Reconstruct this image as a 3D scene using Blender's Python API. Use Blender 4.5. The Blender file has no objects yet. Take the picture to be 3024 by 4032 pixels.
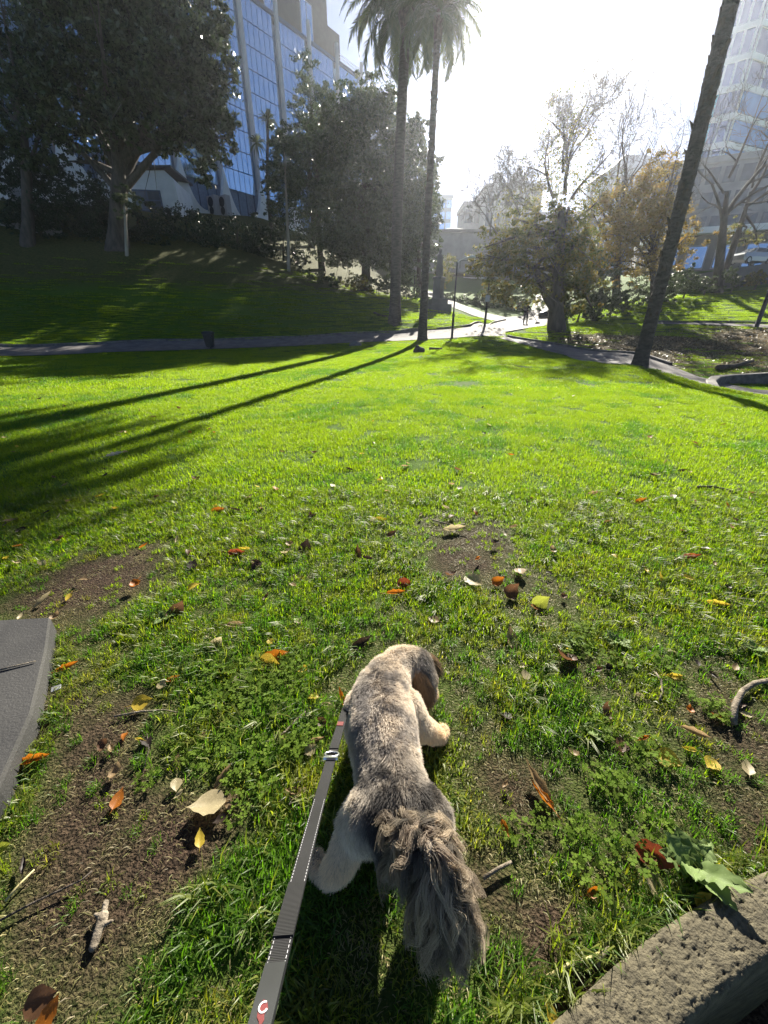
import bpy, bmesh, math, random
import numpy as np
from mathutils import Vector, Matrix, noise as mnoise

# ------------------------------------------------------------------ camera, sky, sun, exposure
scene = bpy.context.scene
CAM_H, PITCH, FOCAL = 1.35, math.radians(26.0), 1515.0     # eye height (m), downward pitch, focal length in 3024x4032 pixels
SUN_AZ, SUN_EL = math.radians(15.5), math.radians(29.5)      # azimuth measured from +Y towards +X
cam_d = bpy.data.cameras.new('camera')
cam = bpy.data.objects.new('camera', cam_d)
scene.collection.objects.link(cam)
cam.location = (0, 0, CAM_H)
cam.rotation_euler = (math.pi / 2 - PITCH, 0, 0)
cam_d.sensor_fit = 'VERTICAL'
cam_d.sensor_height = 36.0
cam_d.lens = 36.0 * FOCAL / 4032.0
cam_d.clip_start, cam_d.clip_end = 0.02, 3000
scene.camera = cam

world = bpy.data.worlds.new('World')
scene.world = world
world.use_nodes = True
wn = world.node_tree.nodes
wl = world.node_tree.links
wn.clear()
sky = wn.new('ShaderNodeTexSky')
sky.sky_type = 'NISHITA'
sky.sun_disc = False
sky.sun_elevation = SUN_EL
sky.sun_rotation = SUN_AZ
sky.air_density, sky.dust_density, sky.ozone_density, sky.altitude = 0.45, 0.14, 1.3, 20
bg = wn.new('ShaderNodeBackground')
bg.inputs['Strength'].default_value = 0.05
wo = wn.new('ShaderNodeOutputWorld')
wl.new(sky.outputs[0], bg.inputs['Color'])
wl.new(bg.outputs[0], wo.inputs['Surface'])

SUNV = Vector((math.sin(SUN_AZ) * math.cos(SUN_EL), math.cos(SUN_AZ) * math.cos(SUN_EL), math.sin(SUN_EL)))
sun_d = bpy.data.lights.new('sun', 'SUN')
sun_d.energy, sun_d.angle, sun_d.color = 5.0, math.radians(0.5), (1.0, 0.93, 0.80)
sun = bpy.data.objects.new('sun', sun_d)
scene.collection.objects.link(sun)
sun.rotation_euler = SUNV.to_track_quat('Z', 'Y').to_euler()
sun.location = SUNV * 300

scene.view_settings.view_transform = 'Standard'
scene.view_settings.look = 'None'
scene.view_settings.exposure = 1.75
scene.view_settings.gamma = 1.0
scene.view_settings.use_curve_mapping = False
scene.render.engine = 'CYCLES'
scene.cycles.use_denoising = True
scene.cycles.max_bounces = 8
scene.cycles.transparent_max_bounces = 6
scene.cycles.volume_bounces = 0

# ------------------------------------------------------------------ helpers
C = scene.collection
rng = np.random.default_rng(7)
random.seed(7)
R = math.radians
CP, SP = math.cos(PITCH), math.sin(PITCH)


def ray(px, py):
    u, v = (px - 1512) / FOCAL, (2016 - py) / FOCAL
    return Vector((u, CP + v * SP, v * CP - SP))


def at(px, py, y):
    """the place at distance y (m ahead) that the photograph shows at this pixel"""
    d = ray(px, py)
    t = y / d.y
    return Vector((d.x * t, y, CAM_H + d.z * t))


def atz(px, py, z):
    d = ray(px, py)
    t = (z - CAM_H) / d.z
    return Vector((d.x * t, d.y * t, z))


def span(n, py, y):
    """metres covered by n photo pixels at distance y"""
    return n / FOCAL * y / ray(1512, py).y


def vnoise(p, seed=0):
    """vectorised 2-d value noise in -1..1"""
    p = np.asarray(p, float)
    i = np.floor(p).astype(np.int64)
    f = p - i
    f = f * f * (3 - 2 * f)

    def h(a, b):
        n = (a * 374761393 + b * 668265263 + seed * 974711) & 0x7fffffff
        n = ((n ^ (n >> 13)) * 1274126177) & 0x7fffffff
        return ((n ^ (n >> 16)) & 0xffff) / 32767.5 - 1
    a, b = i[..., 0], i[..., 1]
    x, y = f[..., 0], f[..., 1]
    return (h(a, b) * (1 - x) + h(a + 1, b) * x) * (1 - y) + (h(a, b + 1) * (1 - x) + h(a + 1, b + 1) * x) * y


def fbm(p, seed=0, octs=4):
    p = np.asarray(p, float)
    s, a, t = 0, 1.0, 0
    for k in range(octs):
        s = s + a * vnoise(p * 2 ** k, seed + k)
        t += a
        a *= .5
    return s / t


# ---- materials
def _nodes(name):
    m = bpy.data.materials.new(name)
    m.use_nodes = True
    nt = m.node_tree
    return m, nt, nt.nodes['Principled BSDF']


def mix_col(nt, fac, a, b):
    n = nt.nodes.new('ShaderNodeMix')
    n.data_type = 'RGBA'
    if isinstance(fac, (int, float)):
        n.inputs[0].default_value = fac
    else:
        nt.links.new(fac, n.inputs[0])
    for k, c in ((6, a), (7, b)):
        if isinstance(c, tuple):
            n.inputs[k].default_value = (*c, 1)
        else:
            nt.links.new(c, n.inputs[k])
    return n.outputs[2]


def noise_fac(nt, scale, lo=.35, hi=.65, detail=5, coord='Object', stretch=None):
    tc = nt.nodes.new('ShaderNodeTexCoord')
    n = nt.nodes.new('ShaderNodeTexNoise')
    n.inputs['Scale'].default_value = scale
    n.inputs['Detail'].default_value = detail
    src = tc.outputs[coord]
    if stretch:
        mp = nt.nodes.new('ShaderNodeMapping')
        mp.inputs['Scale'].default_value = stretch
        nt.links.new(src, mp.inputs['Vector'])
        src = mp.outputs[0]
    nt.links.new(src, n.inputs['Vector'])
    mr = nt.nodes.new('ShaderNodeMapRange')
    mr.inputs[1].default_value, mr.inputs[2].default_value = lo, hi
    nt.links.new(n.outputs['Fac'], mr.inputs[0])
    return mr.outputs[0]


def bump(nt, b, height, strength, dist):
    n = nt.nodes.new('ShaderNodeBump')
    n.inputs['Strength'].default_value = strength
    n.inputs['Distance'].default_value = dist
    nt.links.new(height, n.inputs['Height'])
    nt.links.new(n.outputs[0], b.inputs['Normal'])


def mat(name, c1, c2=None, scale=4.0, rough=.7, metal=0.0, bmp=0.0, bscale=None, bdist=.01, stretch=None, lo=.35, hi=.65):
    m, nt, b = _nodes(name)
    c2 = c2 or tuple(min(1, v * 1.35) for v in c1)
    f = noise_fac(nt, scale, lo, hi, stretch=stretch)
    nt.links.new(mix_col(nt, f, c1, c2), b.inputs['Base Color'])
    b.inputs['Roughness'].default_value = rough
    b.inputs['Metallic'].default_value = metal
    if bmp:
        bump(nt, b, noise_fac(nt, bscale or scale * 4, .2, .8, stretch=stretch), bmp, bdist)
    return m


def attr(nt, name):
    a = nt.nodes.new('ShaderNodeAttribute')
    a.attribute_name = name
    return a


def leaf_mat(name, c1, c2, trans=.45, rough=.4, c3=None, tcol=None, spec=.5):
    """leaves and blades: reflect and let light through; 'tint' (0..1, one value a leaf) picks the leaf's own colour"""
    m, nt, b = _nodes(name)
    t = attr(nt, 'tint').outputs['Fac']
    if c3:
        rp = nt.nodes.new('ShaderNodeValToRGB')
        e = rp.color_ramp.elements
        e[0].color, e[1].color = (*c1, 1), (*c3, 1)
        e.new(.5).color = (*c2, 1)
        nt.links.new(t, rp.inputs[0])
        col = rp.outputs[0]
    else:
        col = mix_col(nt, t, c1, c2)
    nt.links.new(col, b.inputs['Base Color'])
    b.inputs['Roughness'].default_value = rough
    b.inputs['Specular IOR Level'].default_value = spec
    tr = nt.nodes.new('ShaderNodeBsdfTranslucent')
    if tcol:
        mm = nt.nodes.new('ShaderNodeMix')
        mm.data_type = 'RGBA'
        mm.blend_type = 'MULTIPLY'
        mm.inputs[0].default_value = 1
        nt.links.new(col, mm.inputs[6])
        mm.inputs[7].default_value = (*tcol, 1)
        nt.links.new(mm.outputs[2], tr.inputs['Color'])
    else:
        nt.links.new(col, tr.inputs['Color'])
    mx = nt.nodes.new('ShaderNodeMixShader')
    mx.inputs[0].default_value = trans
    nt.links.new(b.outputs[0], mx.inputs[1])
    nt.links.new(tr.outputs[0], mx.inputs[2])
    out = nt.nodes['Material Output']
    nt.links.new(mx.outputs[0], out.inputs['Surface'])
    return m


# ---- objects
def tag(o, label=None, cat=None, group=None, kind=None):
    if label: o['label'] = label
    if cat: o['category'] = cat
    if group: o['group'] = group
    if kind: o['kind'] = kind
    return o


def link(name, data, parent=None, loc=(0, 0, 0), rot=(0, 0, 0)):
    o = bpy.data.objects.new(name, data)
    C.objects.link(o)
    o.location = loc
    o.rotation_euler = rot
    if parent: o.parent = parent
    return o


def thing(name, label, cat, loc=(0, 0, 0), rotz=0, group=None):
    return tag(link(name, None, None, loc, (0, 0, rotz)), label, cat, group)


def copy_tree(o, parent=None):
    c = o.copy()
    C.objects.link(c)
    c.parent = parent
    for ch in list(o.children):
        copy_tree(ch, c)
    return c


def np_mesh(name, V, F, material, tint=None, smooth=False, tname='tint'):
    """mesh from numpy arrays, F = (n, k) faces all of k corners"""
    V = np.asarray(V, np.float32)
    F = np.asarray(F, np.int32)
    me = bpy.data.meshes.new(name)
    me.vertices.add(len(V))
    me.vertices.foreach_set('co', V.ravel())
    k = F.shape[1]
    me.loops.add(F.size)
    me.loops.foreach_set('vertex_index', F.ravel())
    me.polygons.add(len(F))
    me.polygons.foreach_set('loop_start', np.arange(len(F), dtype=np.int32) * k)
    me.polygons.foreach_set('loop_total', np.full(len(F), k, np.int32))
    if smooth:
        me.polygons.foreach_set('use_smooth', np.ones(len(F), bool))
    me.update(calc_edges=True)
    me.validate()
    if tint is not None:
        a = me.attributes.new(tname, 'FLOAT', 'POINT')
        a.data.foreach_set('value', np.asarray(tint, np.float32))
    if material: me.materials.append(material)
    return me


class MB:
    """collects simple solids into ONE mesh"""
    def __init__(s):
        s.v, s.f = [], []

    def add(s, V, F):
        o = len(s.v)
        s.v += [tuple(p) for p in V]
        s.f += [tuple(i + o for i in f) for f in F]
        return s

    def box(s, x0, x1, y0, y1, z0, z1, bev=0):
        return s.obox(((x0 + x1) / 2, (y0 + y1) / 2, (z0 + z1) / 2), ((x1 - x0) / 2, 0, 0), (0, (y1 - y0) / 2, 0), (0, 0, (z1 - z0) / 2))

    def obox(s, c, a, b, d):
        c, a, b, d = Vector(c), Vector(a), Vector(b), Vector(d)
        V = [c + i * a + j * b + k * d for k in (-1, 1) for j in (-1, 1) for i in (-1, 1)]
        return s.add(V, [(0, 2, 3, 1), (4, 5, 7, 6), (0, 1, 5, 4), (1, 3, 7, 5), (3, 2, 6, 7), (2, 0, 4, 6)])

    def prism(s, pts, z0, z1):
        """plan polygon (counter-clockwise) raised from z0 to z1 (numbers or lists)"""
        n = len(pts)
        z0 = [z0] * n if isinstance(z0, (int, float)) else z0
        z1 = [z1] * n if isinstance(z1, (int, float)) else z1
        V = [(p[0], p[1], z) for p, z in zip(pts, z0)] + [(p[0], p[1], z) for p, z in zip(pts, z1)]
        F = [tuple(range(n - 1, -1, -1)), tuple(range(n, 2 * n))] + [(i, (i + 1) % n, n + (i + 1) % n, n + i) for i in range(n)]
        return s.add(V, F)

    def tube(s, path, radii, n=8, cap=True, squash=1.0):
        path = [Vector(p) for p in path]
        if isinstance(radii, (int, float)): radii = [radii] * len(path)
        rings, up = [], None
        V = []
        for i, p in enumerate(path):
            d = (path[min(i + 1, len(path) - 1)] - path[max(i - 1, 0)]).normalized()
            if up is None:
                up = d.orthogonal().normalized()
            up = (up - d * up.dot(d)).normalized() if (up - d * up.dot(d)).length > 1e-6 else d.orthogonal().normalized()
            w = d.cross(up)
            for k in range(n):
                a = 2 * math.pi * k / n
                V.append(p + (up * math.cos(a) + w * math.sin(a) * squash) * radii[i])
        F = []
        for i in range(len(path) - 1):
            for k in range(n):
                F.append((i * n + k, i * n + (k + 1) % n, (i + 1) * n + (k + 1) % n, (i + 1) * n + k))
        if cap:
            F.append(tuple(range(n - 1, -1, -1)))
            F.append(tuple((len(path) - 1) * n + k for k in range(n)))
        return s.add(V, F)

    def lathe(s, prof, n=16, c=(0, 0, 0), wob=0.0):
        """profile [(r, z), ...] turned round a vertical axis"""
        V = []
        for j, (r, z) in enumerate(prof):
            for k in range(n):
                a = 2 * math.pi * k / n
                rr = r * (1 + wob * mnoise.noise((math.cos(a) * 2, math.sin(a) * 2, z * 3.1 + c[0])))
                V.append((c[0] + rr * math.cos(a), c[1] + rr * math.sin(a), c[2] + z))
        F = [tuple(range(n - 1, -1, -1)), tuple((len(prof) - 1) * n + k for k in range(n))]
        for j in range(len(prof) - 1):
            for k in range(n):
                F.append((j * n + k, j * n + (k + 1) % n, (j + 1) * n + (k + 1) % n, (j + 1) * n + k))
        return s.add(V, F)

    def mesh(s, name, material, smooth=False, bevel=0):
        me = bpy.data.meshes.new(name)
        me.from_pydata(s.v, [], s.f)
        if bevel:
            bm = bmesh.new()
            bm.from_mesh(me)
            bmesh.ops.bevel(bm, geom=[e for e in bm.edges if len(e.link_faces) == 2 and e.calc_face_angle(0) > .6], offset=bevel, segments=2, affect='EDGES', clamp_overlap=True)
            bm.to_mesh(me)
            bm.free()
        me.update()
        if smooth:
            for p in me.polygons: p.use_smooth = True
        if material: me.materials.append(material)
        return me

    def build(s, name, material, parent=None, loc=(0, 0, 0), rot=(0, 0, 0), smooth=False, bevel=0):
        return link(name, s.mesh(name, material, smooth, bevel), parent, loc, rot)


# ------------------------------------------------------------------ terrain: heights read from the photograph at estimated distances
_ctl = [(x, y, 0.0) for x in (-5, -2.5, 0, 2.5, 5) for y in (-4, 0, 3, 6.5, 10)] + \
       [(-9, y, 0.0) for y in (0, 6, 12)] + [(-14, 4, 0.), (-14, 14, 0.), (-4, 15, .03), (1.5, 14, .03), (5, 14, .05), (-8, 18, .05), (-1, 19.5, .12), (3, 19.5, .15),
        (7, 3, 0.), (7.4, 7.8, -.02), (9.5, 9.0, -.35), (10, 4, -.4), (13, 2, -.9), (16, 8, -.8), (8.6, 13.6, .02), (7, 17, .05),
        (-30, -5, 1.), (30, -8, -1.), (0, -12, 0.)]
for px, py, y in [(0, 1403, 19.5), (400, 1390, 21), (830, 1378, 22.4), (1100, 1367, 23.2), (1400, 1352, 24), (1660, 1340, 25.3), (1777, 1334, 26.3), (1900, 1325, 27.3),
                  (0, 1363, 22.0), (400, 1355, 23.4), (830, 1343, 24.9), (1200, 1330, 26), (1555, 1312, 27.3), (1723, 1297, 28.8), (1900, 1280, 31),
                  (0, 1180, 26.5), (400, 1170, 28.5), (900, 1200, 30), (1555, 1268, 28.8), (1300, 1200, 33), (1450, 1200, 34.5), (1640, 1240, 33.5), (1830, 1262, 34),
                  (0, 1000, 31), (500, 1000, 33), (1000, 1050, 37), (1300, 1120, 41), (1530, 1165, 43), (1760, 1190, 45), (1715, 1215, 38), (1910, 1284, 35), (1900, 1232, 41), (2000, 1250, 41),
                  (2065, 1274, 38), (2140, 1225, 45), (2140, 1165, 56), (1985, 1308, 29.5), (2000, 1327, 28), (2190, 1300, 30), (2148, 1284, 33), (2154, 1354, 25.5), (2340, 1385, 23), (2506, 1398, 20.5),
                  (2617, 1274, 33), (3024, 1283, 29), (2900, 1400, 21), (3024, 1430, 18), (2750, 1480, 16.5), (2785, 1533, 12.8), (3024, 1562, 11), (2557, 1470, 15.6), (2400, 1430, 18.5),
                  (3024, 1200, 37), (2600, 1180, 42), (3024, 1126, 45), (2800, 1160, 43.5), (2300, 1240, 40)]:
    p = at(px, py, y)
    _ctl.append((p.x, p.y, p.z))
_ctl += [(-14, 46, 9.), (-22, 46, 10.5), (-32, 44, 11.5), (-16, 62, 13.8), (-30, 58, 14), (-8, 76, 13.5), (0, 60, 6.5), (10, 66, 6.6), (22, 66, 6.4), (34, 56, 6.4), (48, 44, 6.2), (60, 60, 9.),
         (-50, 20, 8.), (-42, 35, 11), (-60, 60, 14), (50, 15, 0.), (50, -10, -1.5), (0, 110, 10.), (60, 120, 12.), (-60, 120, 15.), (-150, 60, 15.), (150, 60, 10), (-150, 300, 16), (150, 300, 16), (0, 400, 16), (300, 400, 16), (-300, 400, 16), (200, -100, -2), (-200, -100, 6)]
_ctl = np.array(_ctl)
_c2 = 1.2
_d = np.sqrt(((_ctl[:, None, :2] - _ctl[None, :, :2]) ** 2).sum(-1) + _c2)
_A = np.block([[_d + 0.02 * np.eye(len(_ctl)), np.c_[np.ones(len(_ctl)), _ctl[:, :2]]], [np.r_[np.ones((1, len(_ctl))), _ctl[:, :2].T], np.zeros((3, 3))]])
_w = np.linalg.solve(_A, np.r_[_ctl[:, 2], 0, 0, 0])
WALL_A, WALL_B = np.array((.35, .125)), np.array((.912, .409))     # outer edge line of the garden wall at the bottom right: point, direction


def Hn(x, y):
    """terrain height, numpy arrays"""
    x, y = np.asarray(x, float), np.asarray(y, float)
    s = np.full(x.shape, _w[-3]) + _w[-2] * x + _w[-1] * y
    for (cx, cy, _), w in zip(_ctl, _w[:-3]):
        s = s + w * np.sqrt((x - cx) ** 2 + (y - cy) ** 2 + _c2)
    s = s + .012 * fbm(np.stack([x * 2.2, y * 2.2], -1), 3) * np.clip(1.5 - np.hypot(x, y) / 12, .3, 1)
    side = (x - WALL_A[0]) * -WALL_B[1] + (y - WALL_A[1]) * WALL_B[0]         # >0 on the lawn side
    s = s - .9 * np.clip(-side / .05, 0, 1) * (np.hypot(x - .8, y) < 3.0) * np.clip((x + .1) / .1, 0, 1)
    return s


def H(x, y):
    return float(Hn(np.array([x]), np.array([y]))[0])


def G(px, py, far=140):
    """where the ray through a photo pixel meets the ground"""
    d = ray(px, py)
    t = np.geomspace(.3, far, 700)
    g = CAM_H + d.z * t - Hn(d.x * t, d.y * t)
    k = np.argmax(g < 0) if (g < 0).any() else len(t) - 1
    k = max(k, 1)
    a = g[k - 1] / (g[k - 1] - g[k] + 1e-12)
    tt = t[k - 1] + (t[k] - t[k - 1]) * min(max(a, 0), 1)
    return Vector((d.x * tt, d.y * tt, H(d.x * tt, d.y * tt)))


def axis(lo_far, lo, d0, d1, hi, hi_far, step, fine):
    a = list(np.arange(d0, d1, fine))
    b = list(np.arange(d1, hi, step))
    c0 = list(np.arange(lo, d0, step))
    g = [hi]
    while g[-1] < hi_far: g.append(g[-1] + (g[-1] - hi) * .35 + 1.2)
    g2 = [lo]
    while g2[-1] > lo_far: g2.append(g2[-1] - (lo - g2[-1]) * .35 - 1.2)
    return np.array(g2[:0:-1] + c0 + a + b + g)


# bare-soil patches: (photo x, photo y, radius m, strength)
_soil = []
for px, py, r, s in [(330, 2290, .42, 1.), (480, 2260, .35, .9), (180, 2500, .22, .8), (250, 2650, .22, .7), (160, 2850, .16, .9), (350, 2980, .22, .9), (520, 3120, .17, .9), (300, 3300, .18, .9),
                     (650, 3330, .16, 1.), (780, 3330, .12, 1.), (500, 3560, .14, .9), (180, 3560, .12, .9), (850, 3180, .10, .7), (420, 2780, .16, .6), (1850, 2120, .40, .9), (1950, 2240, .28, .6), (1780, 2230, .22, .8),
                     (1960, 3060, .14, .8), (2050, 3200, .13, .7), (2200, 3680, .11, 1.), (2250, 3780, .08, 1.), (2120, 3750, .08, .6), (2900, 2900, .22, .9), (2850, 2680, .16, .7), (2300, 2620, .16, .6), (1500, 3750, .16, .5),
                     (1000, 3300, .06, .5), (2950, 3180, .12, .8), (1900, 3460, .10, .8), (330, 3850, .12, .6), (850, 3950, .09, .4), (2130, 2330, .25, .5), (900, 2350, .25, .3), (1560, 2420, .2, .35), (1900, 1200, 0, 0)]:
    if r:
        q = atz(px, py, 0)
        _soil.append((q.x, q.y, r, s))


def turf(x, y):
    """how thickly grass grows, 0..1"""
    x, y = np.asarray(x, float), np.asarray(y, float)
    n = fbm(np.stack([x * 5, y * 5], -1), 11)
    m = np.ones(x.shape)
    for sx, sy, r, s in _soil:
        d = np.hypot(x - sx, (y - sy)) / r + .45 * n
        m = m * (1 - s * np.clip(1.35 - d, 0, 1))
    near = np.clip((3.0 - np.hypot(x, y)) / 2.0, 0, 1)
    m = m * (1 - near * .6 * np.clip((fbm(np.stack([x * 3.1 + 9, y * 3.1], -1), 21) + .08) * 3, 0, 1))
    side = (x - WALL_A[0]) * -WALL_B[1] + (y - WALL_A[1]) * WALL_B[0]
    m = np.where((side < .14) & (np.hypot(x, y) < 3.2) & (x > .1), 0, m)
    return np.clip(m, 0, 1)


def litter(x, y):
    """leaf litter / thin dry grass on the far bank, 0..1"""
    x, y = np.asarray(x, float), np.asarray(y, float)
    k = np.clip((x - 9.5) / 3, 0, 1) * np.clip((y - 14) / 3, 0, 1) * np.clip((31 - y) / 4, 0, 1)
    under = np.clip((Hn(x, y) - 3.2) / 1.0, 0, 1) * (x < 3)
    return np.clip(k * (.98 + .8 * fbm(np.stack([x * .35, y * .35], -1), 5)) + under * .7, 0, 1)


gx = axis(-420, -34, -2.4, 2.4, 44, 420, .42, .06)
gy = axis(-160, -6, -.4, 4.2, 62, 420, .42, .06)
XX, YY = np.meshgrid(gx, gy)
ZZ = Hn(XX, YY)
nx, ny = len(gx), len(gy)
ids = np.arange(nx * ny).reshape(ny, nx)
quads = np.stack([ids[:-1, :-1], ids[:-1, 1:], ids[1:, 1:], ids[1:, :-1]], -1).reshape(-1, 4)

m_ground, nt, b = _nodes('ground_soil_and_turf')
tu = attr(nt, 'tint').outputs['Fac']
li = attr(nt, 'litter').outputs['Fac']
soil = mix_col(nt, noise_fac(nt, 75, .38, .62), (.020, .013, .009), (.085, .057, .038))
green = mix_col(nt, noise_fac(nt, 9, .3, .7), (.045, .095, .008), (.08, .15, .014))
dry = mix_col(nt, noise_fac(nt, 6, .35, .65), (.05, .04, .018), (.12, .09, .04))
c_ = mix_col(nt, tu, soil, green)
c_ = mix_col(nt, li, c_, dry)
nt.links.new(c_, b.inputs['Base Color'])
b.inputs['Roughness'].default_value = .95
b.inputs['Specular IOR Level'].default_value = .15
bump(nt, b, noise_fac(nt, 130, .25, .75, 10), .9, .012)
me = np_mesh('ground', np.stack([XX, YY, ZZ], -1).reshape(-1, 3), quads, m_ground, turf(XX, YY).ravel(), True)
a_ = me.attributes.new('litter', 'FLOAT', 'POINT')
a_.data.foreach_set('value', litter(XX, YY).ravel().astype(np.float32))
tag(link('ground', me), kind='structure')

# ------------------------------------------------------------------ paths, kerbs
m_path = mat('asphalt_path', (.085, .078, .074), (.15, .138, .13), 2.2, .85, bmp=.5, bscale=60, bdist=.006)
m_kerb = mat('kerb_concrete', (.07, .065, .058), (.15, .14, .125), 6, .8, bmp=.4, bscale=40)


def resample(pts, n):
    P = np.array([tuple(p) for p in pts])
    s = np.r_[0, np.cumsum(np.linalg.norm(np.diff(P[:, :2], axis=0), axis=1))]
    q = np.linspace(0, s[-1], n)
    return np.stack([np.interp(q, s, P[:, k]) for k in range(P.shape[1])], -1)


PATHS = []


def strip(name, near, far, lift, n=70, m=7, material=None):
    A, B = resample(near, n), resample(far, n)
    w = np.linspace(0, 1, m)[None, :, None]
    V = A[:, None, :] * (1 - w) + B[:, None, :] * w
    V[..., 2] = Hn(V[..., 0], V[..., 1]) + lift
    PATHS.append(V[..., :2])
    idx = np.arange(n * m).reshape(n, m)
    F = np.stack([idx[:-1, :-1], idx[1:, :-1], idx[1:, 1:], idx[:-1, 1:]], -1).reshape(-1, 4)
    return tag(link(name, np_mesh(name, V.reshape(-1, 3), F, material or m_path, smooth=True)), kind='structure')


def kerb(name, pts, w, h, n=60, drop=.2, label=None, material=None):
    P = resample(pts, n)
    z = Hn(P[:, 0], P[:, 1])
    T = np.gradient(P[:, :2], axis=0)
    T /= np.linalg.norm(T, axis=1)[:, None] + 1e-9
    N = np.stack([-T[:, 1], T[:, 0]], -1) * w / 2
    V = np.stack([np.c_[P[:, :2] - N, z - drop], np.c_[P[:, :2] - N * .92, z + h * .85], np.c_[P[:, :2] - N * .7, z + h], np.c_[P[:, :2] + N * .7, z + h], np.c_[P[:, :2] + N * .92, z + h * .85], np.c_[P[:, :2] + N, z - drop]], 1)
    k = 6
    idx = np.arange(n * k).reshape(n, k)
    F = np.stack([idx[:-1, :-1], idx[:-1, 1:], idx[1:, 1:], idx[1:, :-1]], -1).reshape(-1, 4)
    o = link(name, np_mesh(name, V.reshape(-1, 3), F, material or m_kerb))
    return tag(o, kind='structure') if not label else tag(o, label, 'kerb')


gl = lambda L: [G(*p) for p in L]
main_near = [Vector((-26, 17.5, 0)), Vector((-21, 19.0, 0))] + gl([(0, 1403), (400, 1390), (830, 1376), (1100, 1366), (1400, 1350), (1640, 1340), (1771, 1333), (1904, 1324), (1990, 1329)])
main_far = [Vector((-28, 20.0, 0)), Vector((-23.5, 21.2, 0))] + gl([(0, 1364), (400, 1355), (830, 1343), (1200, 1330), (1555, 1312), (1723, 1297), (1850, 1285), (1940, 1273), (1990, 1262)])
strip('path', main_near, main_far, .034, 110)
strip('path_back', gl([(1925, 1322), (1985, 1310), (2080, 1293), (2150, 1284), (2170, 1265), (2200, 1220), (2215, 1175)]), gl([(1900, 1283), (1960, 1270), (2010, 1256), (2060, 1243), (2090, 1220), (2105, 1190), (2110, 1160)]), .042)
low_far = gl([(2000, 1328), (2154, 1354), (2340, 1385), (2506, 1398), (2640, 1440), (2763, 1490)])
strip('path_lower', gl([(1960, 1331), (2080, 1362), (2230, 1402), (2380, 1436)]) + [Vector((8.6, 16.2, 0)), Vector((9.6, 13.4, 0)), Vector((10.6, 10.5, 0)), Vector((12.5, 7, 0))],
      low_far + [Vector((12.6, 13.6, 0)), Vector((15.5, 12.4, 0)), Vector((19, 9, 0))], .038, 80)
strip('path_far', gl([(1640, 1158), (1700, 1172), (1780, 1212), (1860, 1243), (1930, 1262), (1975, 1268)]), gl([(1660, 1138), (1730, 1160), (1810, 1198), (1900, 1231), (1980, 1248), (2040, 1247)]), .046)
strip('path_upper', gl([(2560, 1276), (2700, 1278), (2800, 1282), (2900, 1286), (3024, 1293), (3200, 1300)]), gl([(2560, 1271), (2700, 1271), (2800, 1272), (2900, 1275), (3024, 1279), (3200, 1284)]), .04)
kerb('kerb_main', main_far[:], .13, .13, 110)
kerb('kerb_lower', low_far[:-1], .16, .14, 60)
kerb('kerb_upper', gl([(2560, 1270), (2700, 1270), (2800, 1271), (2900, 1274), (3024, 1277), (3200, 1282)]), .15, .15)
kerb('kerb_island', gl([(1983, 1310), (2060, 1297), (2148, 1284), (2300, 1281), (2450, 1277), (2560, 1275)]), .1, .06)
# curved retaining wall where the lower path doubles back, right
nose = [at(2848, 1545, 10.9), at(2812, 1520, 11.8), at(2800, 1496, 13.2), at(2818, 1482, 14.4), at(2860, 1477, 15.0), at(2940, 1472, 15.0), at(3024, 1467, 14.8), at(3150, 1462, 14.5), at(3400, 1460, 14.0)]
P_ = resample(nose, 40)
w_ = MB()
T_ = np.gradient(P_[:, :2], axis=0)
T_ /= np.linalg.norm(T_, axis=1)[:, None]
N_ = np.stack([-T_[:, 1], T_[:, 0]], -1) * .14
V_, F_ = [], []
for p, n_ in zip(P_, N_):
    zb = H(p[0], p[1]) - .4
    zt = p[2]
    V_ += [(p[0] - n_[0], p[1] - n_[1], zb), (p[0] - n_[0], p[1] - n_[1], zt - .02), (p[0] - n_[0] * .8, p[1] - n_[1] * .8, zt), (p[0] + n_[0] * .8, p[1] + n_[1] * .8, zt), (p[0] + n_[0], p[1] + n_[1], zt - .02), (p[0] + n_[0], p[1] + n_[1], zb)]
for i in range(len(P_) - 1):
    for k in range(5):
        F_.append((i * 6 + k, i * 6 + k + 1, (i + 1) * 6 + k + 1, (i + 1) * 6 + k))
F_.append((5, 4, 3, 2, 1, 0))
w_.add(V_, F_)
tag(w_.build('retaining_wall', m_kerb), 'low curved concrete retaining wall beside the lower path, rounded nose towards the lawn', 'wall')

# ------------------------------------------------------------------ buildings
def wpart(mb, name, material, root, **k):
    """a part whose vertices are in world coordinates, under an unrotated thing"""
    return mb.build(name, material, root, loc=-root.location, **k)


m_glass, nt, b = _nodes('blue_mirror_glass')
f = noise_fac(nt, .35, .3, .7)
nt.links.new(mix_col(nt, f, (.46, .64, .84), (.58, .74, .90)), b.inputs['Base Color'])
b.inputs['Metallic'].default_value, b.inputs['Roughness'].default_value = .9, .06
m_mull = mat('dark_mullion', (.03, .06, .12), rough=.5)
m_spandrel = mat('grey_mullion', (.16, .22, .32), rough=.5)
m_pillar = mat('pale_pillar', (.42, .40, .42), (.5, .48, .5), .6, .7, bmp=.15, bscale=3)
m_white = mat('white_render', (.74, .75, .76), (.84, .845, .85), 1.2, .75, bmp=.2, bscale=6)
m_brown = mat('brown_upper_wall', (.075, .068, .064), (.10, .09, .083), 1.5, .85)
m_dark = mat('dark_opening', (.015, .017, .02), (.03, .03, .035), 3, .3)
m_winglass = mat('window_glass', (.04, .05, .06), (.08, .10, .12), 1, .08)
m_conc = mat('grey_concrete', (.24, .235, .235), (.32, .31, .31), .8, .85, bmp=.2, bscale=4)
m_concd = mat('dark_concrete', (.10, .10, .10), (.15, .145, .14), 1, .85)
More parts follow.
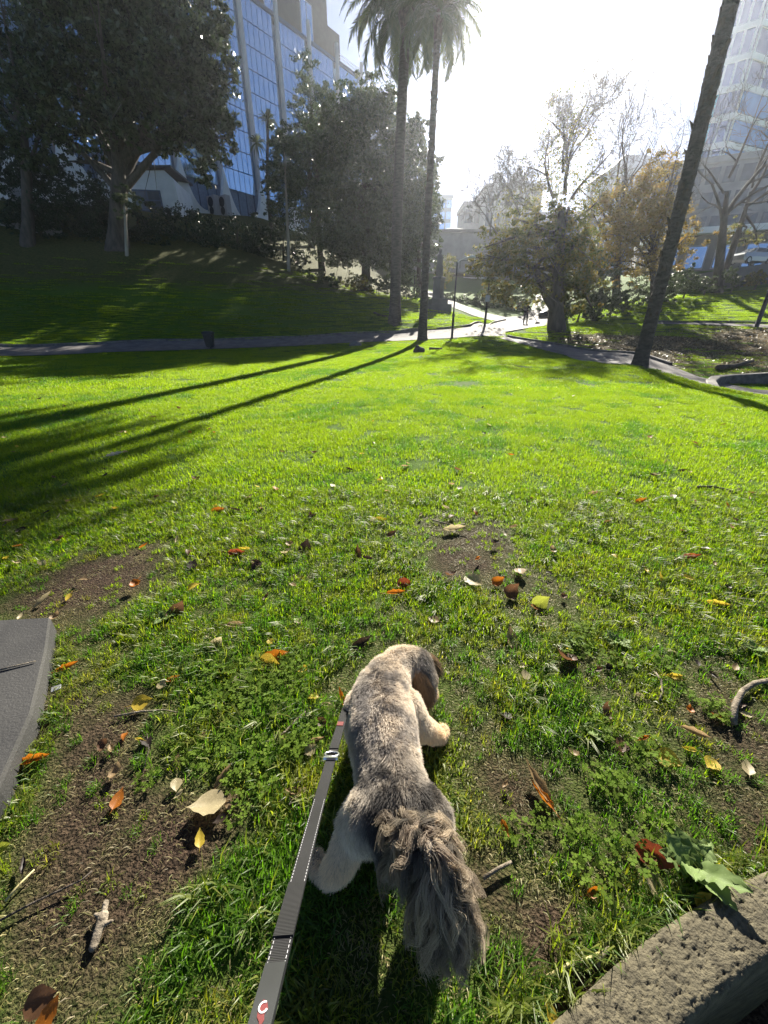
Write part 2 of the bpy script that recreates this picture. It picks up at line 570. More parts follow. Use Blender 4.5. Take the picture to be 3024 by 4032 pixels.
m_roof = mat('dark_roof', (.05, .045, .045), (.09, .08, .08), 2, .8)

# blue glass office building, left
D_ = Vector((.583, .812, 0))          # along the facade, away from the camera
Nf = Vector((.812, -.583, 0))         # out of the facade
gC = Vector((-10.4, 74.7, 0))
BAY, ZB, ZG, ZT = 5.65, 13.6, 35.8, 37.6
fpos = lambda s, o=0., z=0.: gC + D_ * s + Nf * o + Vector((0, 0, z))
glass_b = thing('office_building', 'tall office building with blue mirrored glass wall between pale pillars and white scalloped base', 'building', fpos(-6, 0, ZB))
mb = MB()
s0, s1 = -8.4 * BAY, 2.25 * BAY
mb.obox(fpos((s0 + s1) / 2, -7.2, (ZB - 4 + ZG - .6) / 2), D_ * ((s1 - s0) / 2), Nf * 6.9, Vector((0, 0, (ZG - .6 - ZB + 4) / 2)))
wpart(mb, 'body', m_spandrel, glass_b)
mb = MB()
mb.obox(fpos(-4.0 * BAY + .1, -7.5, ZG + 3.2), D_ * (5.0 * BAY), Nf * 6.2, Vector((0, 0, 4.6)))
mb.obox(fpos(1.15 * BAY, -7.5, ZG + 1.4), D_ * (.36 * BAY), Nf * 6.0, Vector((0, 0, 2.8)))
up_ = wpart(mb, 'upper_wall', m_brown, glass_b)
for k in range(8):
    s = -4.0 * BAY + (k - 3.2) * 1.12 * BAY
    if s > .85 * BAY: break
    fr = MB().obox(fpos(s, -1.28, ZG + 2.7), D_ * 1.15, Nf * .05, Vector((0, 0, 2.0)))
    w1 = wpart(fr, 'window', m_pillar, glass_b)
    for q in (-1, 1):
        link('pane', MB().obox(fpos(s + q * .55, -1.22, ZG + 2.7), D_ * .48, Nf * .03, Vector((0, 0, 1.85))).mesh('pane', m_glass), w1)
rows, cols = 9, 6
rh = (ZG - (ZB + 3.2)) / rows
pw = (BAY - .9) / cols
pane_me = MB().obox((0, 0, 0), D_ * (pw / 2 - .035), Nf * .05, Vector((0, 0, rh / 2 - .05))).mesh('pane', m_glass)
npane = 0
extra = MB()
for bay in range(-6, 2):
    for c in range(cols):
        for r in range(rows):
            s = bay * BAY + .45 + (c + .5) * pw
            z = ZB + 3.2 + (r + .5) * rh
            p = fpos(s, .02, z)
            # nearest in view (right hand bays, upper rows) as single panes, the rest joined
            if bay >= -3 and npane < 300:
                o = link('pane', pane_me, glass_b, p - glass_b.location)
                o.rotation_euler = (rng.normal(0, .004), rng.normal(0, .004), rng.normal(0, .004))
                npane += 1
            else:
                extra.obox(p, D_ * (pw / 2 - .035), Nf * .05, Vector((0, 0, rh / 2 - .05)))
o = wpart(extra, 'panes', m_glass, glass_b)
o['kind'] = 'stuff'
for bay in range(-8, 3):
    s = bay * BAY
    top = ZT if bay > -9 else ZG
    mb = MB().tube([fpos(s, .35, ZB - 4), fpos(s, .35, ZB + 3), fpos(s, .35, top - .15), fpos(s, .35, top)], [.42, .31, .28, .24], 14)
    wpart(mb, 'pillar', m_pillar, glass_b, smooth=False)
    mb = MB()
for j in range(3):
    mb = MB().tube([fpos(1.02 * BAY, .2, ZG + .3 + .35 * j), fpos(2.0 * BAY, .2, ZG + .3 + .35 * j)], .035, 6)
    wpart(mb, 'roof_rail', m_pillar, glass_b)
mb = MB().obox(fpos((s0 + s1) / 2, .05, ZG + .08), D_ * ((s1 - s0) / 2), Nf * .16, Vector((0, 0, .18)))
wpart(mb, 'parapet', m_mull, glass_b)
# white scalloped base: each bay a wall with a U cut in its top, flaring into the pillars
for bay in range(-8, 2):
    pts = []
    n = 22
    for i in range(n + 1):
        q = i / n * 2 - 1
        pts.append(((bay + .5 + q * .5) * BAY, ZB + .15 + 4.6 * abs(q) ** 3.2))
    mb = MB()
    V, F = [], []
    for s, z in pts:
        V += [fpos(s, .95, ZB - 5), fpos(s, .95, z), fpos(s, .45, z + .12), fpos(s, .45, ZB - 5)]
    for i in range(n):
        a = i * 4
        F += [(a, a + 4, a + 5, a + 1), (a + 1, a + 5, a + 6, a + 2), (a + 2, a + 6, a + 7, a + 3)]
    mb.add(V, F)
    wpart(mb, 'scalloped_wall', m_white, glass_b, smooth=False)
    mb = MB()
    for e in (-.33, -.11, .11, .33):
        mb.obox(fpos((bay + .5 + e) * BAY, .2, ZB + 1.6), D_ * .05, Nf * .05, Vector((0, 0, 1.6)))
    wpart(mb, 'glazing_bars', m_mull, glass_b)

# air conditioners at its foot
for k in range(2):
    p = at(842 + 44 * k, 812, 58)
    ac = thing('air_conditioner', ['left of two air conditioning units at the foot of the white scalloped wall', 'right of two air conditioning units at the foot of the white scalloped wall'][k], 'air conditioner', p, R(-36), 'air conditioning units')
    MB().box(-.75, .75, -.35, .35, -1.0, 1.0).build('casing', m_pillar, ac, bevel=.04)
    MB().tube([(0, -.36, .35), (0, -.40, .35)], .5, 16).build('fan_grille', m_dark, ac)
    MB().tube([(0, -.36, -.5), (0, -.40, -.5)], .4, 16).build('fan_grille', m_dark, ac)

# white rendered house front with a barred window, left of it
wh = at(575, 760, 50)
whouse = thing('white_house', 'small white rendered building with dark framed window and curved eaves above the hedge', 'building', (wh.x, wh.y, 11.2), R(8))
mb = MB().add(*(lambda P: ([(x, y, z) for y in (0, 7) for x, z in P], [(0, 1, 2, 3, 4, 5), (11, 10, 9, 8, 7, 6)] + [(i, 6 + i, 6 + (i + 1) % 6, (i + 1) % 6) for i in range(6)]))([(-2.6, -2), (3.4, -2), (2.9, 3.6), (2.2, 4.2), (-4.0, 3.9), (-4.3, 3.4)]))
mb.build('wall', m_white, whouse)
mb = MB().add([(-4.6, -.4, 4.0), (3.0, -.4, 4.35), (3.0, 7.3, 4.8), (-4.6, 7.3, 4.45), (-4.6, -.4, 4.2), (3.0, -.4, 4.55), (3.0, 7.3, 5.0), (-4.6, 7.3, 4.65)], [(3, 2, 1, 0), (4, 5, 6, 7), (0, 1, 5, 4), (1, 2, 6, 5), (2, 3, 7, 6), (3, 0, 4, 7)])
mb.build('roof', m_roof, whouse)
fw = MB()
for x in (-1.25, .05, 1.35): fw.box(x - .07, x + .07, -.1, .02, .1, 2.5)
for z in (.1, .9, 1.7, 2.5): fw.box(-1.3, 1.4, -.085, .02, z - .05, z + .05)
fr = fw.build('window', m_mull, whouse)
for i in range(2):
    for j in range(3):
        MB().box(-1.19 + 1.3 * i, -.01 + 1.3 * i, -.05, -.012, .15 + .8 * j, .85 + .8 * j).build('pane', m_winglass, fr)
MB().box(-4.2, -2.9, .3, 5, -2, 3.2).build('side_bay', m_dark, whouse)

# brick building behind the big tree, far left
bh = at(150, 560, 47)
brick_b = thing('brick_building', 'pinkish brick wall of an old building half hidden behind the big evergreen', 'building', (bh.x, bh.y, 10))
m_brick = mat('old_pink_brick', (.30, .20, .17), (.42, .32, .28), 3, .9)
MB().box(-14, 2.2, 0, 9, -4, 12.5).build('wall', m_brick, brick_b)
bm_me = MB().box(-.55, .55, -.06, .05, -.21, .21).mesh('brick', mat('brick_face', (.36, .25, .21), (.50, .40, .35), 1.2, .9, bmp=.4))
for r in range(12):
    for c in range(13):
        link('brick', bm_me, brick_b, (-12.6 + c * 1.16 + (.58 if r % 2 else 0), 0, 6.4 + r * .48))
for k in range(2):
    w = MB().box(-11 + 7 * k, -9.2 + 7 * k, -.09, .2, 1.5, 4.6).build('window', m_white, brick_b)
    MB().box(-10.8 + 7 * k, -9.4 + 7 * k, -.12, -.1, 1.7, 4.4).build('pane', m_winglass, w)
MB().box(-14.2, 2.3, -.25, 9.2, 5.7, 6.1).build('ledge', m_conc, brick_b)
bl = at(140, 905, 35)
blean = thing('garden_wall', 'pale triangular end of a low garden wall in the shade under the big evergreen', 'wall', (bl.x, bl.y, H(bl.x, bl.y)))
MB().add([(-4.5, 0, -.5), (1.7, 0, -.5), (1.7, 0, .35), (-.1, 0, 2.6), (-1.0, 0, 2.7), (-1.2, 0, .6), (-4.5, 0, .6)] + [(-4.5, .4, -.5), (1.7, .4, -.5), (1.7, .4, .35), (-.1, .4, 2.6), (-1.0, .4, 2.7), (-1.2, .4, .6), (-4.5, .4, .6)],
         [tuple(range(7)), tuple(range(13, 6, -1))] + [(i, 7 + i, 7 + (i + 1) % 7, (i + 1) % 7) for i in range(7)]).build('wall', m_conc, blean)

# grey hall / overpass building, centre
p = at(1800, 1000, 76)
hall = thing('grey_hall', 'long grey concrete building with flat roof and shallow dome at the end of the park', 'building', (p.x, p.y, 6))
MB().box(-22, 22, 0, 16, 3.7, 8.7).build('upper_wall', m_conc, hall)
MB().box(-22.3, 22.3, -.5, 16, 8.7, 9.1).build('roof', m_concd, hall)
MB().box(-22, 22, 2.5, 15.8, -2, 3.66).build('lower_wall', m_concd, hall)
MB().box(-22, 22, -.8, 2.4, 3.2, 3.7).build('deck', m_conc, hall)
mb = MB()
for x in np.arange(-21.5, 22, 2.0): mb.box(x - .05, x + .05, -.75, -.65, 3.7, 4.75)
mb.box(-22, 22, -.77, -.63, 4.75, 4.87)
mb.build('railing', m_concd, hall)
for x in (-16, -9, -2, 5, 12, 19): MB().box(x - .3, x + .3, -.3, .5, -1.5, 3.2).build('column', m_conc, hall)
MB().lathe([(3.6, 0), (3.4, .5), (2.6, 1.0), (1.4, 1.3), (.1, 1.4)], 24, (0, 7, 9.1)).build('dome', m_conc, hall, smooth=True)
MB().box(-.05, .05, 6.95, 7.05, 10.4, 13).build('mast', m_concd, hall)
for x in (-4.5, -1.5, 1.8): 
    w = MB().box(x - 1.2, x + 1.2, 2.3, 2.48, .2, 2.2).build('window', m_white, hall)
    MB().box(x - 1.05, x + 1.05, 2.24, 2.29, .35, 2.05).build('pane', m_winglass, w)
for x, w in ((-7, 2.4), (3.4, 1.6)): MB().box(x - w, x + w, 2.2, 2.42, 2.55, 2.75).build('strip_light', m_white, hall)
MB().box(-5.2, -1.2, -.4, 2.0, 1.2, 1.35).build('awning', m_white, hall)


def tower(name, label, p, w, d, z0, z1, fl, bays, wallm, glassm, rot=0, roof=None, cat='building'):
    t = thing(name, label, cat, (p[0], p[1], z0), R(rot))
    h = z1 - z0
    MB().box(-w / 2, w / 2, 0, d, 0, h).build('wall', wallm, t)
    gw, gh = w / bays, h / fl
    me = MB().box(-gw * .36, gw * .36, -.12, .05, -gh * .33, gh * .33).mesh('window', glassm)
    k = 0
    for r in range(fl):
        for c in range(bays):
            if k < 290:
                link('window', me, t, (-w / 2 + gw * (c + .5), 0, gh * (r + .5)))
                k += 1
    MB().box(-w / 2 - .3, w / 2 + .3, -.3, d + .3, h, h + .8).build('roof', roof or wallm, t)
    return t


m_bluegrey = mat('blue_grey_cladding', (.20, .25, .30), (.26, .31, .36), .5, .6)
m_stone = mat('grey_stone', (.30, .29, .29), (.40, .385, .38), .7, .85)
p = at(1715, 900, 150)
tower('small_tower', 'slim blue grey tower block rising behind the evergreen beside the sky gap', p, 9.5, 10, 2, 36.5, 12, 5, m_bluegrey, m_glass)
p = at(2010, 900, 112)
old = tower('old_building', 'hazy old grey stone building with a small pointed turret behind the autumn tree', p, 13, 12, 2, 29.5, 7, 6, m_stone, m_winglass)
MB().lathe([(1.8, 0), (1.8, 1.2), (2.0, 1.4), (1.3, 2.6), (.5, 3.4), (.1, 4.4)], 10, (1.2, 3, 28.2)).build('turret', m_stone, old)
MB().box(-4.5, -2.8, 2, 4, 28.2, 30.8).build('chimney', m_stone, old)
p = at(2200, 900, 125)
tower('pale_block', 'wide hazy pale block with rows of windows behind the bare trees', p, 24, 14, 2, 27, 6, 10, m_stone, m_winglass)
p = at(1895, 880, 118)
tower('narrow_block', 'narrow pale block standing left of the turreted building', p, 9.0, 10, 2, 27.6, 6, 4, m_conc, m_winglass)
p = at(2510, 800, 140)
hip = tower('hip_roofed_block', 'pale blue hazy building with a hipped roof between the bare trees', p, 19, 14, 2, 40, 10, 8, m_bluegrey, m_winglass)
MB().add([(-10, -1, 38.8), (10, -1, 38.8), (10, 15, 38.8), (-10, 15, 38.8), (-3, 7, 44), (3, 7, 44)], [(0, 1, 5, 4), (1, 2, 5), (2, 3, 4, 5), (3, 0, 4)]).build('hipped_roof', m_bluegrey, hip)
p = at(2680, 850, 95)
tower('grey_flats', 'grey flat fronted block behind the yellow leaved tree left of the leaning palm trunk', p, 10, 12, 4, 23, 5, 4, m_conc, m_winglass, -14)

# glass tower with white bands, right
m_band = mat('white_band', (.62, .66, .66), (.7, .73, .73), .6, .6)
m_tglass, nt, b = _nodes('tower_glass')
nt.links.new(mix_col(nt, noise_fac(nt, .15, .3, .7), (.14, .20, .30), (.24, .34, .48)), b.inputs['Base Color'])
b.inputs['Metallic'].default_value, b.inputs['Roughness'].default_value = .75, .12
m_blue = mat('bright_blue_panel', (.03, .20, .52), (.05, .27, .62), .6, .35)
m_cyan = mat('cyan_glass', (.10, .42, .60), (.18, .55, .70), .5, .25)
cp = at(2968, 180, 98)
tw = thing('glass_tower', 'tall glass tower with white floor bands and bright blue panels, cut by the frame', 'building', (cp.x, cp.y, 4))
e1, e2 = Vector((-.80, .60, 0)), Vector((.93, .36, 0))       # left face runs back, right face runs off to the right
cz = cp.z + 11.0 - 4


def face(e, nrm, ln, z, hh, material, name, off=0.0, start=0.0):
    return MB().obox(e * (start + (ln - start) / 2) + nrm * off + Vector((0, 0, z)), e * ((ln - start) / 2), nrm * .15, Vector((0, 0, hh))).build(name, material, tw)


n1, n2 = Vector((-.60, -.80, 0)), Vector((.36, -.93, 0))
L1, L2 = 5.2, 22
core = MB()
core.prism([(0.02, .05), (e2.x * L2, e2.y * L2), (e2.x * L2 + e1.x * L1, e2.y * L2 + e1.y * L1), (e1.x * L1, e1.y * L1)], -4, cz)
core.build('core', m_tglass, tw)
fh = 4.05
nf = int(cz // fh)
for i in range(nf + 1):
    z = cz - i * fh
    a = face(e1, n1, L1, z, .42, m_band, 'band', .1)
    a = face(e2, n2, L2, z, .42, m_band, 'band', .12)
    for s in np.linspace(.3, L1 - .3, 4):
        MB().obox(e1 * s + n1 * .1 + Vector((0, 0, z - fh / 2)), e1 * .16, n1 * .1, Vector((0, 0, fh / 2 - .43))).build('mullion', m_band, tw)
    for s in np.linspace(.4, L2, 6):
        MB().obox(e2 * s + n2 * .1 + Vector((0, 0, z - fh / 2)), e2 * .16, n2 * .1, Vector((0, 0, fh / 2 - .43))).build('mullion', m_band, tw)
    if i in (4, 5, 6): face(e2, n2, L2, z - fh / 2, fh / 2 - .6, m_blue, 'blue_panel', .2, .7)
    if i == 4: face(e1, n1, 3, z - fh / 2, fh / 2 - .6, m_tglass, 'pane', .05)
    if i > 3: face(e1, n1, L1, z - fh / 2, fh / 2 - .44, m_cyan, 'cyan_panel', .06, 3.2)

# lower office block behind the bare trees, right
p = at(2930, 830, 74)
tower('low_office', 'broad grey office block with dark window rows behind the bare trees', p, 26, 12, 5, 23.5, 6, 12, m_conc, m_winglass, -24)
p = at(2900, 880, 62)
low2 = thing('white_canopy_building', 'low building with a long white roof edge behind the bare trees', 'building', (p.x, p.y, 6), R(-20))
MB().box(-9, 16, 0, 8, 0, 6.2).build('wall', m_concd, low2)
MB().box(-9.5, 16.5, -1.4, 8.4, 6.2, 6.9).build('roof_edge', m_white, low2)
for k in range(7):
    w = MB().box(-8 + 3.3 * k, -5.6 + 3.3 * k, -.1, .1, 2.2, 5).build('window', m_conc, low2)
    MB().box(-7.85 + 3.3 * k, -5.75 + 3.3 * k, -.14, -.11, 2.35, 4.85).build('pane', m_tglass, w)

# ------------------------------------------------------------------ trees
m_bark = mat('bark_dark', (.045, .036, .028), (.10, .082, .065), 5, .9, bmp=.8, bscale=24, bdist=.03, stretch=(1, 1, .25))
m_twig = mat('bark_grey', (.10, .088, .075), (.17, .15, .13), 6, .85)
m_pale = mat('bark_pale', (.22, .19, .15), (.34, .30, .24), 4, .85, stretch=(1, 1, .3))
m_ever = leaf_mat('evergreen_leaf', (.018, .032, .014), (.062, .085, .034), .22, .2, (.10, .12, .06))
m_mid = leaf_mat('mixed_evergreen_leaf', (.028, .045, .02), (.075, .105, .045), .3, .3, (.13, .15, .07))
m_autumn = leaf_mat('autumn_leaf', (.06, .085, .018), (.15, .16, .034), .55, .55, (.28, .20, .035), spec=.25)
m_gold = leaf_mat('golden_leaf', (.15, .12, .028), (.27, .21, .045), .55, .55, (.30, .18, .045), spec=.25)
m_shrub = leaf_mat('shrub_leaf', (.025, .045, .02), (.08, .11, .045), .35, .5, (.14, .17, .08), spec=.25)
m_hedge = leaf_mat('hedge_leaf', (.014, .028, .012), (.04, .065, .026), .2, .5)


def foliage(blobs, n, leaf, seed, per=40, clump=.15, shell=.55, up=.5, tint_spread=.25, aspect=.45, lobes=7):
    """leaf-sized rhombi gathered in clumps through the blobs; returns V, F, tint"""
    r = np.random.default_rng(seed)
    B = np.array(blobs, float)
    if lobes:                                   # uneven outline: smaller lobes pushed out of every mass
        sub_ = []
        for b0 in B:
            for _ in range(lobes):
                dd = r.normal(size=3)
                dd /= np.linalg.norm(dd)
                kk = r.uniform(.28, .5)
                sub_.append(np.r_[b0[:3] + dd * b0[3:] * r.uniform(.6, 1.0), b0[3:] * kk])
        B = np.vstack([B * np.array([1, 1, 1, .82, .82, .82]), np.array(sub_)])
    vol = (B[:, 3] * B[:, 4] * B[:, 5]) ** .8
    nc = max(1, n // per)
    bi = r.choice(len(B), nc, p=vol / vol.sum())
    d = r.normal(size=(nc, 3))
    d /= np.linalg.norm(d, axis=1)[:, None]
    rad = shell + (1.04 - shell) * r.random(nc) ** .7
    rad *= 1 + .16 * vnoise(np.c_[d[:, 0] * 3 + bi * 7, d[:, 2] * 3 + d[:, 1] * 2], seed)
    cen = B[bi, :3] + d * B[bi, 3:] * rad[:, None]
    cs = clump * B[bi, 3:].mean(1) * r.uniform(.6, 1.4, nc)
    ct = r.random(nc)
    ci = np.repeat(np.arange(nc), per)
    m = len(ci)
    off = r.normal(size=(m, 3)) * np.array([1, 1, .62]) * cs[ci][:, None] * .75
    P = cen[ci] + off
    nrm = r.normal(size=(m, 3)) + np.array([0, 0, up])
    nrm /= np.linalg.norm(nrm, axis=1)[:, None]
    a = np.cross(nrm, r.normal(size=(m, 3)))
    a /= np.linalg.norm(a, axis=1)[:, None] + 1e-9
    bb = np.cross(nrm, a)
    L = leaf * r.uniform(.6, 1.35, m)[:, None]
    V = np.stack([P - a * L / 2, P + bb * L * aspect / 2 + nrm * L * .06, P + a * L / 2, P - bb * L * aspect / 2 + nrm * L * .06], 1).reshape(-1, 3)
    t = np.clip(ct[ci] * .6 + .2 + r.normal(0, tint_spread, m), 0, 1)
    return V, np.arange(m * 4).reshape(-1, 4), np.repeat(t, 4)


def crown(parent, blobs, n, leaf, material, seed, name='crown', **k):
    V, F, t = foliage(blobs, n, leaf, seed, **k)
    V = V - np.array(parent.location)
    return link(name, np_mesh(name, V, F, material, t), parent)


def pxblobs(L, y, dep=.8):
    """crown lobes seen at photo ellipses (px, py, rx, ry[, y])"""
    out = []
    for e in L:
        yy = e[4] if len(e) > 4 else y
        c = at(e[0], e[1], yy)
        k = yy / ray(e[0], e[1]).y / FOCAL
        out.append((c.x, c.y, c.z, e[2] * k, min(e[2], e[3]) * k * dep, e[3] * k))
    return out


def grow(mb, tw, p, d, ln, r, depth, rs, fork=3, spread=.55, up=.25, shrink=.72, tip=.013):
    """limbs: thick ones into mb, thin ones into tw"""
    d = d.normalized()
    path, rad = [p.copy()], [r]
    q = p.copy()
    seg = 3
    for i in range(seg):
        d = (d + Vector(rs.normal(0, .13, 3)) + Vector((0, 0, up * .12))).normalized()
        q = q + d * ln / seg
        path.append(q.copy())
        rad.append(max(tip, r * (1 - .42 * (i + 1) / seg)))
    (mb if r > .05 else tw).tube(path, rad, 7 if r > .12 else (5 if r > .03 else 3), cap=False)
    if depth == 0: return
    for k in range(fork):
        j = 3 if k == 0 else rs.integers(1, 4)
        a = Vector(rs.normal(0, 1, 3))
        a = (a - d * a.dot(d)).normalized()
        s = spread * rs.uniform(.6, 1.3) * (.45 if k == 0 else 1)
        nd = (d * math.cos(s) + a * math.sin(s) + Vector((0, 0, up * .35))).normalized()
        grow(mb, tw, path[j], nd, ln * shrink * rs.uniform(.75, 1.15), rad[j] * (.8 if k == 0 else .6), depth - 1, rs, fork, spread, up, shrink, tip)


def tree(name, label, base, blobs, n, leaf, material, seed, trunk_r=.3, top=None, bark=None, limbs=4, group=None, cat='tree', crooked=.3, bare=None, **k):
    """trunk with limbs reaching into each lobe of the crown"""
    rs = np.random.default_rng(seed)
    base = Vector(base)
    base.z = H(base.x, base.y)
    t = thing(name, label, cat, base, 0, group)
    mb, tw = MB(), MB()
    B = np.array(blobs) if len(blobs) else np.zeros((0, 6))
    top = Vector(top) if top else (Vector(B[:, :3].mean(0)) if len(B) else base + Vector((0, 0, 6)))
    fork = base.lerp(top, .45)
    mb.tube([base - Vector((0, 0, .4)), base + Vector((0, 0, .1)), base.lerp(fork, .3) + Vector((rs.normal(0, crooked * .3), 0, 0)), fork, base.lerp(top, .8)], [trunk_r * 1.7, trunk_r * 1.3, trunk_r, trunk_r * .8, trunk_r * .35], 10, cap=False)
    for b_ in B:
        for q in range(2):
            e = Vector(b_[:3]) + Vector(rs.normal(0, .35, 3)) * float(b_[3])
            st = base.lerp(top, rs.uniform(.3, .7))
            mid = st.lerp(e, .5) + Vector((rs.normal(0, .3), rs.normal(0, .3), .3))
            mb.tube([st, mid, e], [trunk_r * .42, trunk_r * .26, .02], 5, cap=False)
            for w in range(3):
                s2 = mid.lerp(e, rs.uniform(0, .9))
                tw.tube([s2, s2 + Vector(rs.normal(0, .5, 3)) * float(b_[3])], [.04, .008], 3, cap=False)
    if bare:
        for (pp, dd, ln, r, dep) in bare:
            grow(mb, tw, Vector(pp), Vector(dd), ln, r, dep, rs, fork=3, spread=.8, up=.18)
    tr = link('trunk', mb.mesh('trunk', bark or m_bark, True), t, -base)
    if tw.v: link('branches', tw.mesh('branches', m_twig if bare else (bark or m_bark), True), t, -base)
    if n: crown(t, blobs, n, leaf, material, seed + 1, **k)
    return t


# big glossy evergreen, left, overhanging the bank
tree('evergreen_tree', 'huge dark glossy evergreen filling the upper left, sparkling along its right edge', at(470, 985, 34), pxblobs([
    (330, 120, 300, 260, 34), (600, 200, 260, 280, 34), (800, 420, 140, 220, 35), (830, 230, 120, 220, 36), (290, 400, 330, 180, 33), (620, 440, 240, 130, 34), (850, 500, 100, 110, 35), (170, 560, 190, 100, 34), (400, 590, 80, 80, 35.5),
    (560, 60, 300, 220, 36)], 34), 80000, .32, m_ever, 31, trunk_r=.62, top=at(470, 420, 34), shell=.35)
tree('evergreen_tree', 'dark evergreen at the left edge with bright sky gaps, left of the huge one', at(120, 985, 33), pxblobs([(40, 420, 130, 130, 36), (30, 40, 170, 200, 37), (20, 230, 120, 130, 37), (230, 260, 100, 170, 36)], 34), 12000, .28, m_ever, 33, trunk_r=.35, top=at(90, 300, 35), shell=.4)
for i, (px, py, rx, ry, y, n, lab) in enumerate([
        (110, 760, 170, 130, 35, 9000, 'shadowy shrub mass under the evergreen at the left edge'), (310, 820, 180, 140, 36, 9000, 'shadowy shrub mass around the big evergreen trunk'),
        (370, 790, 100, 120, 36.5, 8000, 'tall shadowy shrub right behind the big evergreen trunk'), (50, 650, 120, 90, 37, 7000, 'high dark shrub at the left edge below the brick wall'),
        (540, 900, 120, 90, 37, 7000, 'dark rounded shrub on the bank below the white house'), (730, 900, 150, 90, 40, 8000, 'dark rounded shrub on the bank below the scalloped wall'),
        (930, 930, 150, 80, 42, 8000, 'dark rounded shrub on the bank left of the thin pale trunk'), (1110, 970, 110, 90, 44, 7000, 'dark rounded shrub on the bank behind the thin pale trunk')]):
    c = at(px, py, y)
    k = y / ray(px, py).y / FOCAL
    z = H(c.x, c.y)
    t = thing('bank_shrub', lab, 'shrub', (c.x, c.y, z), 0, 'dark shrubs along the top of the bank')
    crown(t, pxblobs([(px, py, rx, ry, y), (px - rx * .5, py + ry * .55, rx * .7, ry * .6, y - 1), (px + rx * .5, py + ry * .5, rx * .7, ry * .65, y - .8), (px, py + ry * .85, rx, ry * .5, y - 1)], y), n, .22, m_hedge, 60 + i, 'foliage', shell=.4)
    MB().tube([(0, 0, -.3), (.1, 0, .8), (.25, 0, 1.6)], [.12, .08, .02], 6).build('stem', m_bark, t)

# evergreens in the middle
tree('evergreen_tree', 'tall loose evergreen with airy top in front of the blue glass', at(1270, 1095, 46), pxblobs([(1225, 340, 80, 90, 48), (1190, 450, 90, 70, 47), (1260, 520, 110, 90, 46), (1150, 560, 90, 80, 46), (1240, 700, 130, 120, 45), (1180, 830, 120, 130, 44)], 46, 1.5), 13000, .28, m_mid, 41, trunk_r=.28, top=at(1235, 420, 47), shell=.25, clump=.2)
tree('evergreen_tree', 'broad hazy evergreen mass behind the left palm trunk', at(1440, 1130, 43), pxblobs([(1420, 430, 150, 110, 45), (1350, 560, 130, 130, 44), (1500, 560, 150, 150, 44), (1440, 720, 200, 160, 43), (1400, 890, 200, 150, 42), (1530, 880, 160, 170, 43), (1300, 960, 120, 120, 42), (1600, 560, 90, 120, 45)], 44, 1.6), 74000, .29, m_mid, 43, trunk_r=.42, top=at(1440, 560, 44), shell=.35)
tree('evergreen_tree', 'narrow evergreen filling the gap between the two left palm trunks', at(1650, 1150, 46), pxblobs([(1640, 590, 70, 90, 47), (1670, 720, 70, 110, 47), (1700, 820, 50, 90, 47), (1650, 880, 100, 140, 46), (1690, 980, 55, 90, 46), (1600, 1030, 90, 90, 44)], 46), 30000, .26, m_mid, 45, trunk_r=.25, top=at(1655, 640, 46), shell=.3)
tree('small_tree', 'small hazy brown leaved tree in front of the grey hall right of the second palm', at(1735, 1150, 56), pxblobs([(1755, 1050, 45, 55, 57), (1735, 1095, 40, 40, 56)], 56), 3500, .2, m_autumn, 47, trunk_r=.12, shell=.2, clump=.22)
for i, (px, py, y) in enumerate([(1250, 1090, 40), (1390, 1110, 41), (1480, 1130, 42), (1560, 1110, 41), (1600, 1140, 42)]):
    c = at(px, py, y)
    t = thing('understorey_shrub', ['low dark shrub where the lit gap shows in the shade', 'reddish low shrub under the broad evergreen', 'low leafy shrub left of the first palm', 'low leafy shrub behind the first palm trunk', 'low leafy shrub between the two palm trunks'][i], 'shrub', (c.x, c.y, H(c.x, c.y)), 0, 'low shrubs at the edge of the shaded bank')
    crown(t, pxblobs([(px, py, 75, 40, y), (px + 45, py + 14, 50, 32, y), (px - 45, py + 10, 50, 30, y)], y), 3200, .17, m_shrub if i != 1 else m_autumn, 80 + i, 'foliage', shell=.3)
    MB().tube([(0, 0, -.3), (.05, 0, .5)], [.06, .02], 6).build('stem', m_bark, t)

tree('evergreen_tree', 'added dark evergreen behind the airy one, close to the blue glass, shading the bank', at(1235, 1095, 58), pxblobs([(1180, 620, 110, 110, 57), (1260, 520, 110, 130, 58), (1340, 620, 120, 120, 57), (1110, 720, 90, 90, 56), (1230, 760, 140, 110, 56)], 57, 1.3), 12000, .32, m_ever, 49, trunk_r=.35, top=at(1250, 600, 57), shell=.3)  # extra tree, added to keep direct sun off the upper bank
# slender pale trunk on the bank with a small mop of leaves, cabbage tree head above it
bp = G(1137, 1068)
slim = thing('slender_tree', 'slender pale trunk standing alone on the shaded bank with a wispy crown', 'tree', bp)
tp = at(1120, 600, bp.y)
MB().tube([bp - Vector((0, 0, .3)), bp, bp.lerp(tp, .3) + Vector((.05, 0, 0)), bp.lerp(tp, .7), tp], [.2, .16, .12, .09, .05], 8).build('trunk', m_pale, slim, loc=-bp, smooth=True)
crown(slim, pxblobs([(1110, 600, 70, 60, bp.y), (1160, 690, 55, 60, bp.y), (1080, 700, 50, 60, bp.y)], bp.y), 4200, .22, m_mid, 91, shell=.2, clump=.22)
b2 = G(500, 1005)
sl2 = thing('slender_tree', 'thin brown trunk at the top of the shaded bank below the white house', 'tree', b2)
t2 = at(490, 800, b2.y)
MB().tube([b2 - Vector((0, 0, .3)), b2, b2.lerp(t2, .5), t2], [.16, .13, .1, .06], 8).build('trunk', m_pale, sl2, loc=-b2, smooth=True)
crown(sl2, pxblobs([(490, 790, 60, 50, b2.y)], b2.y), 1800, .2, m_ever, 93, shell=.2)

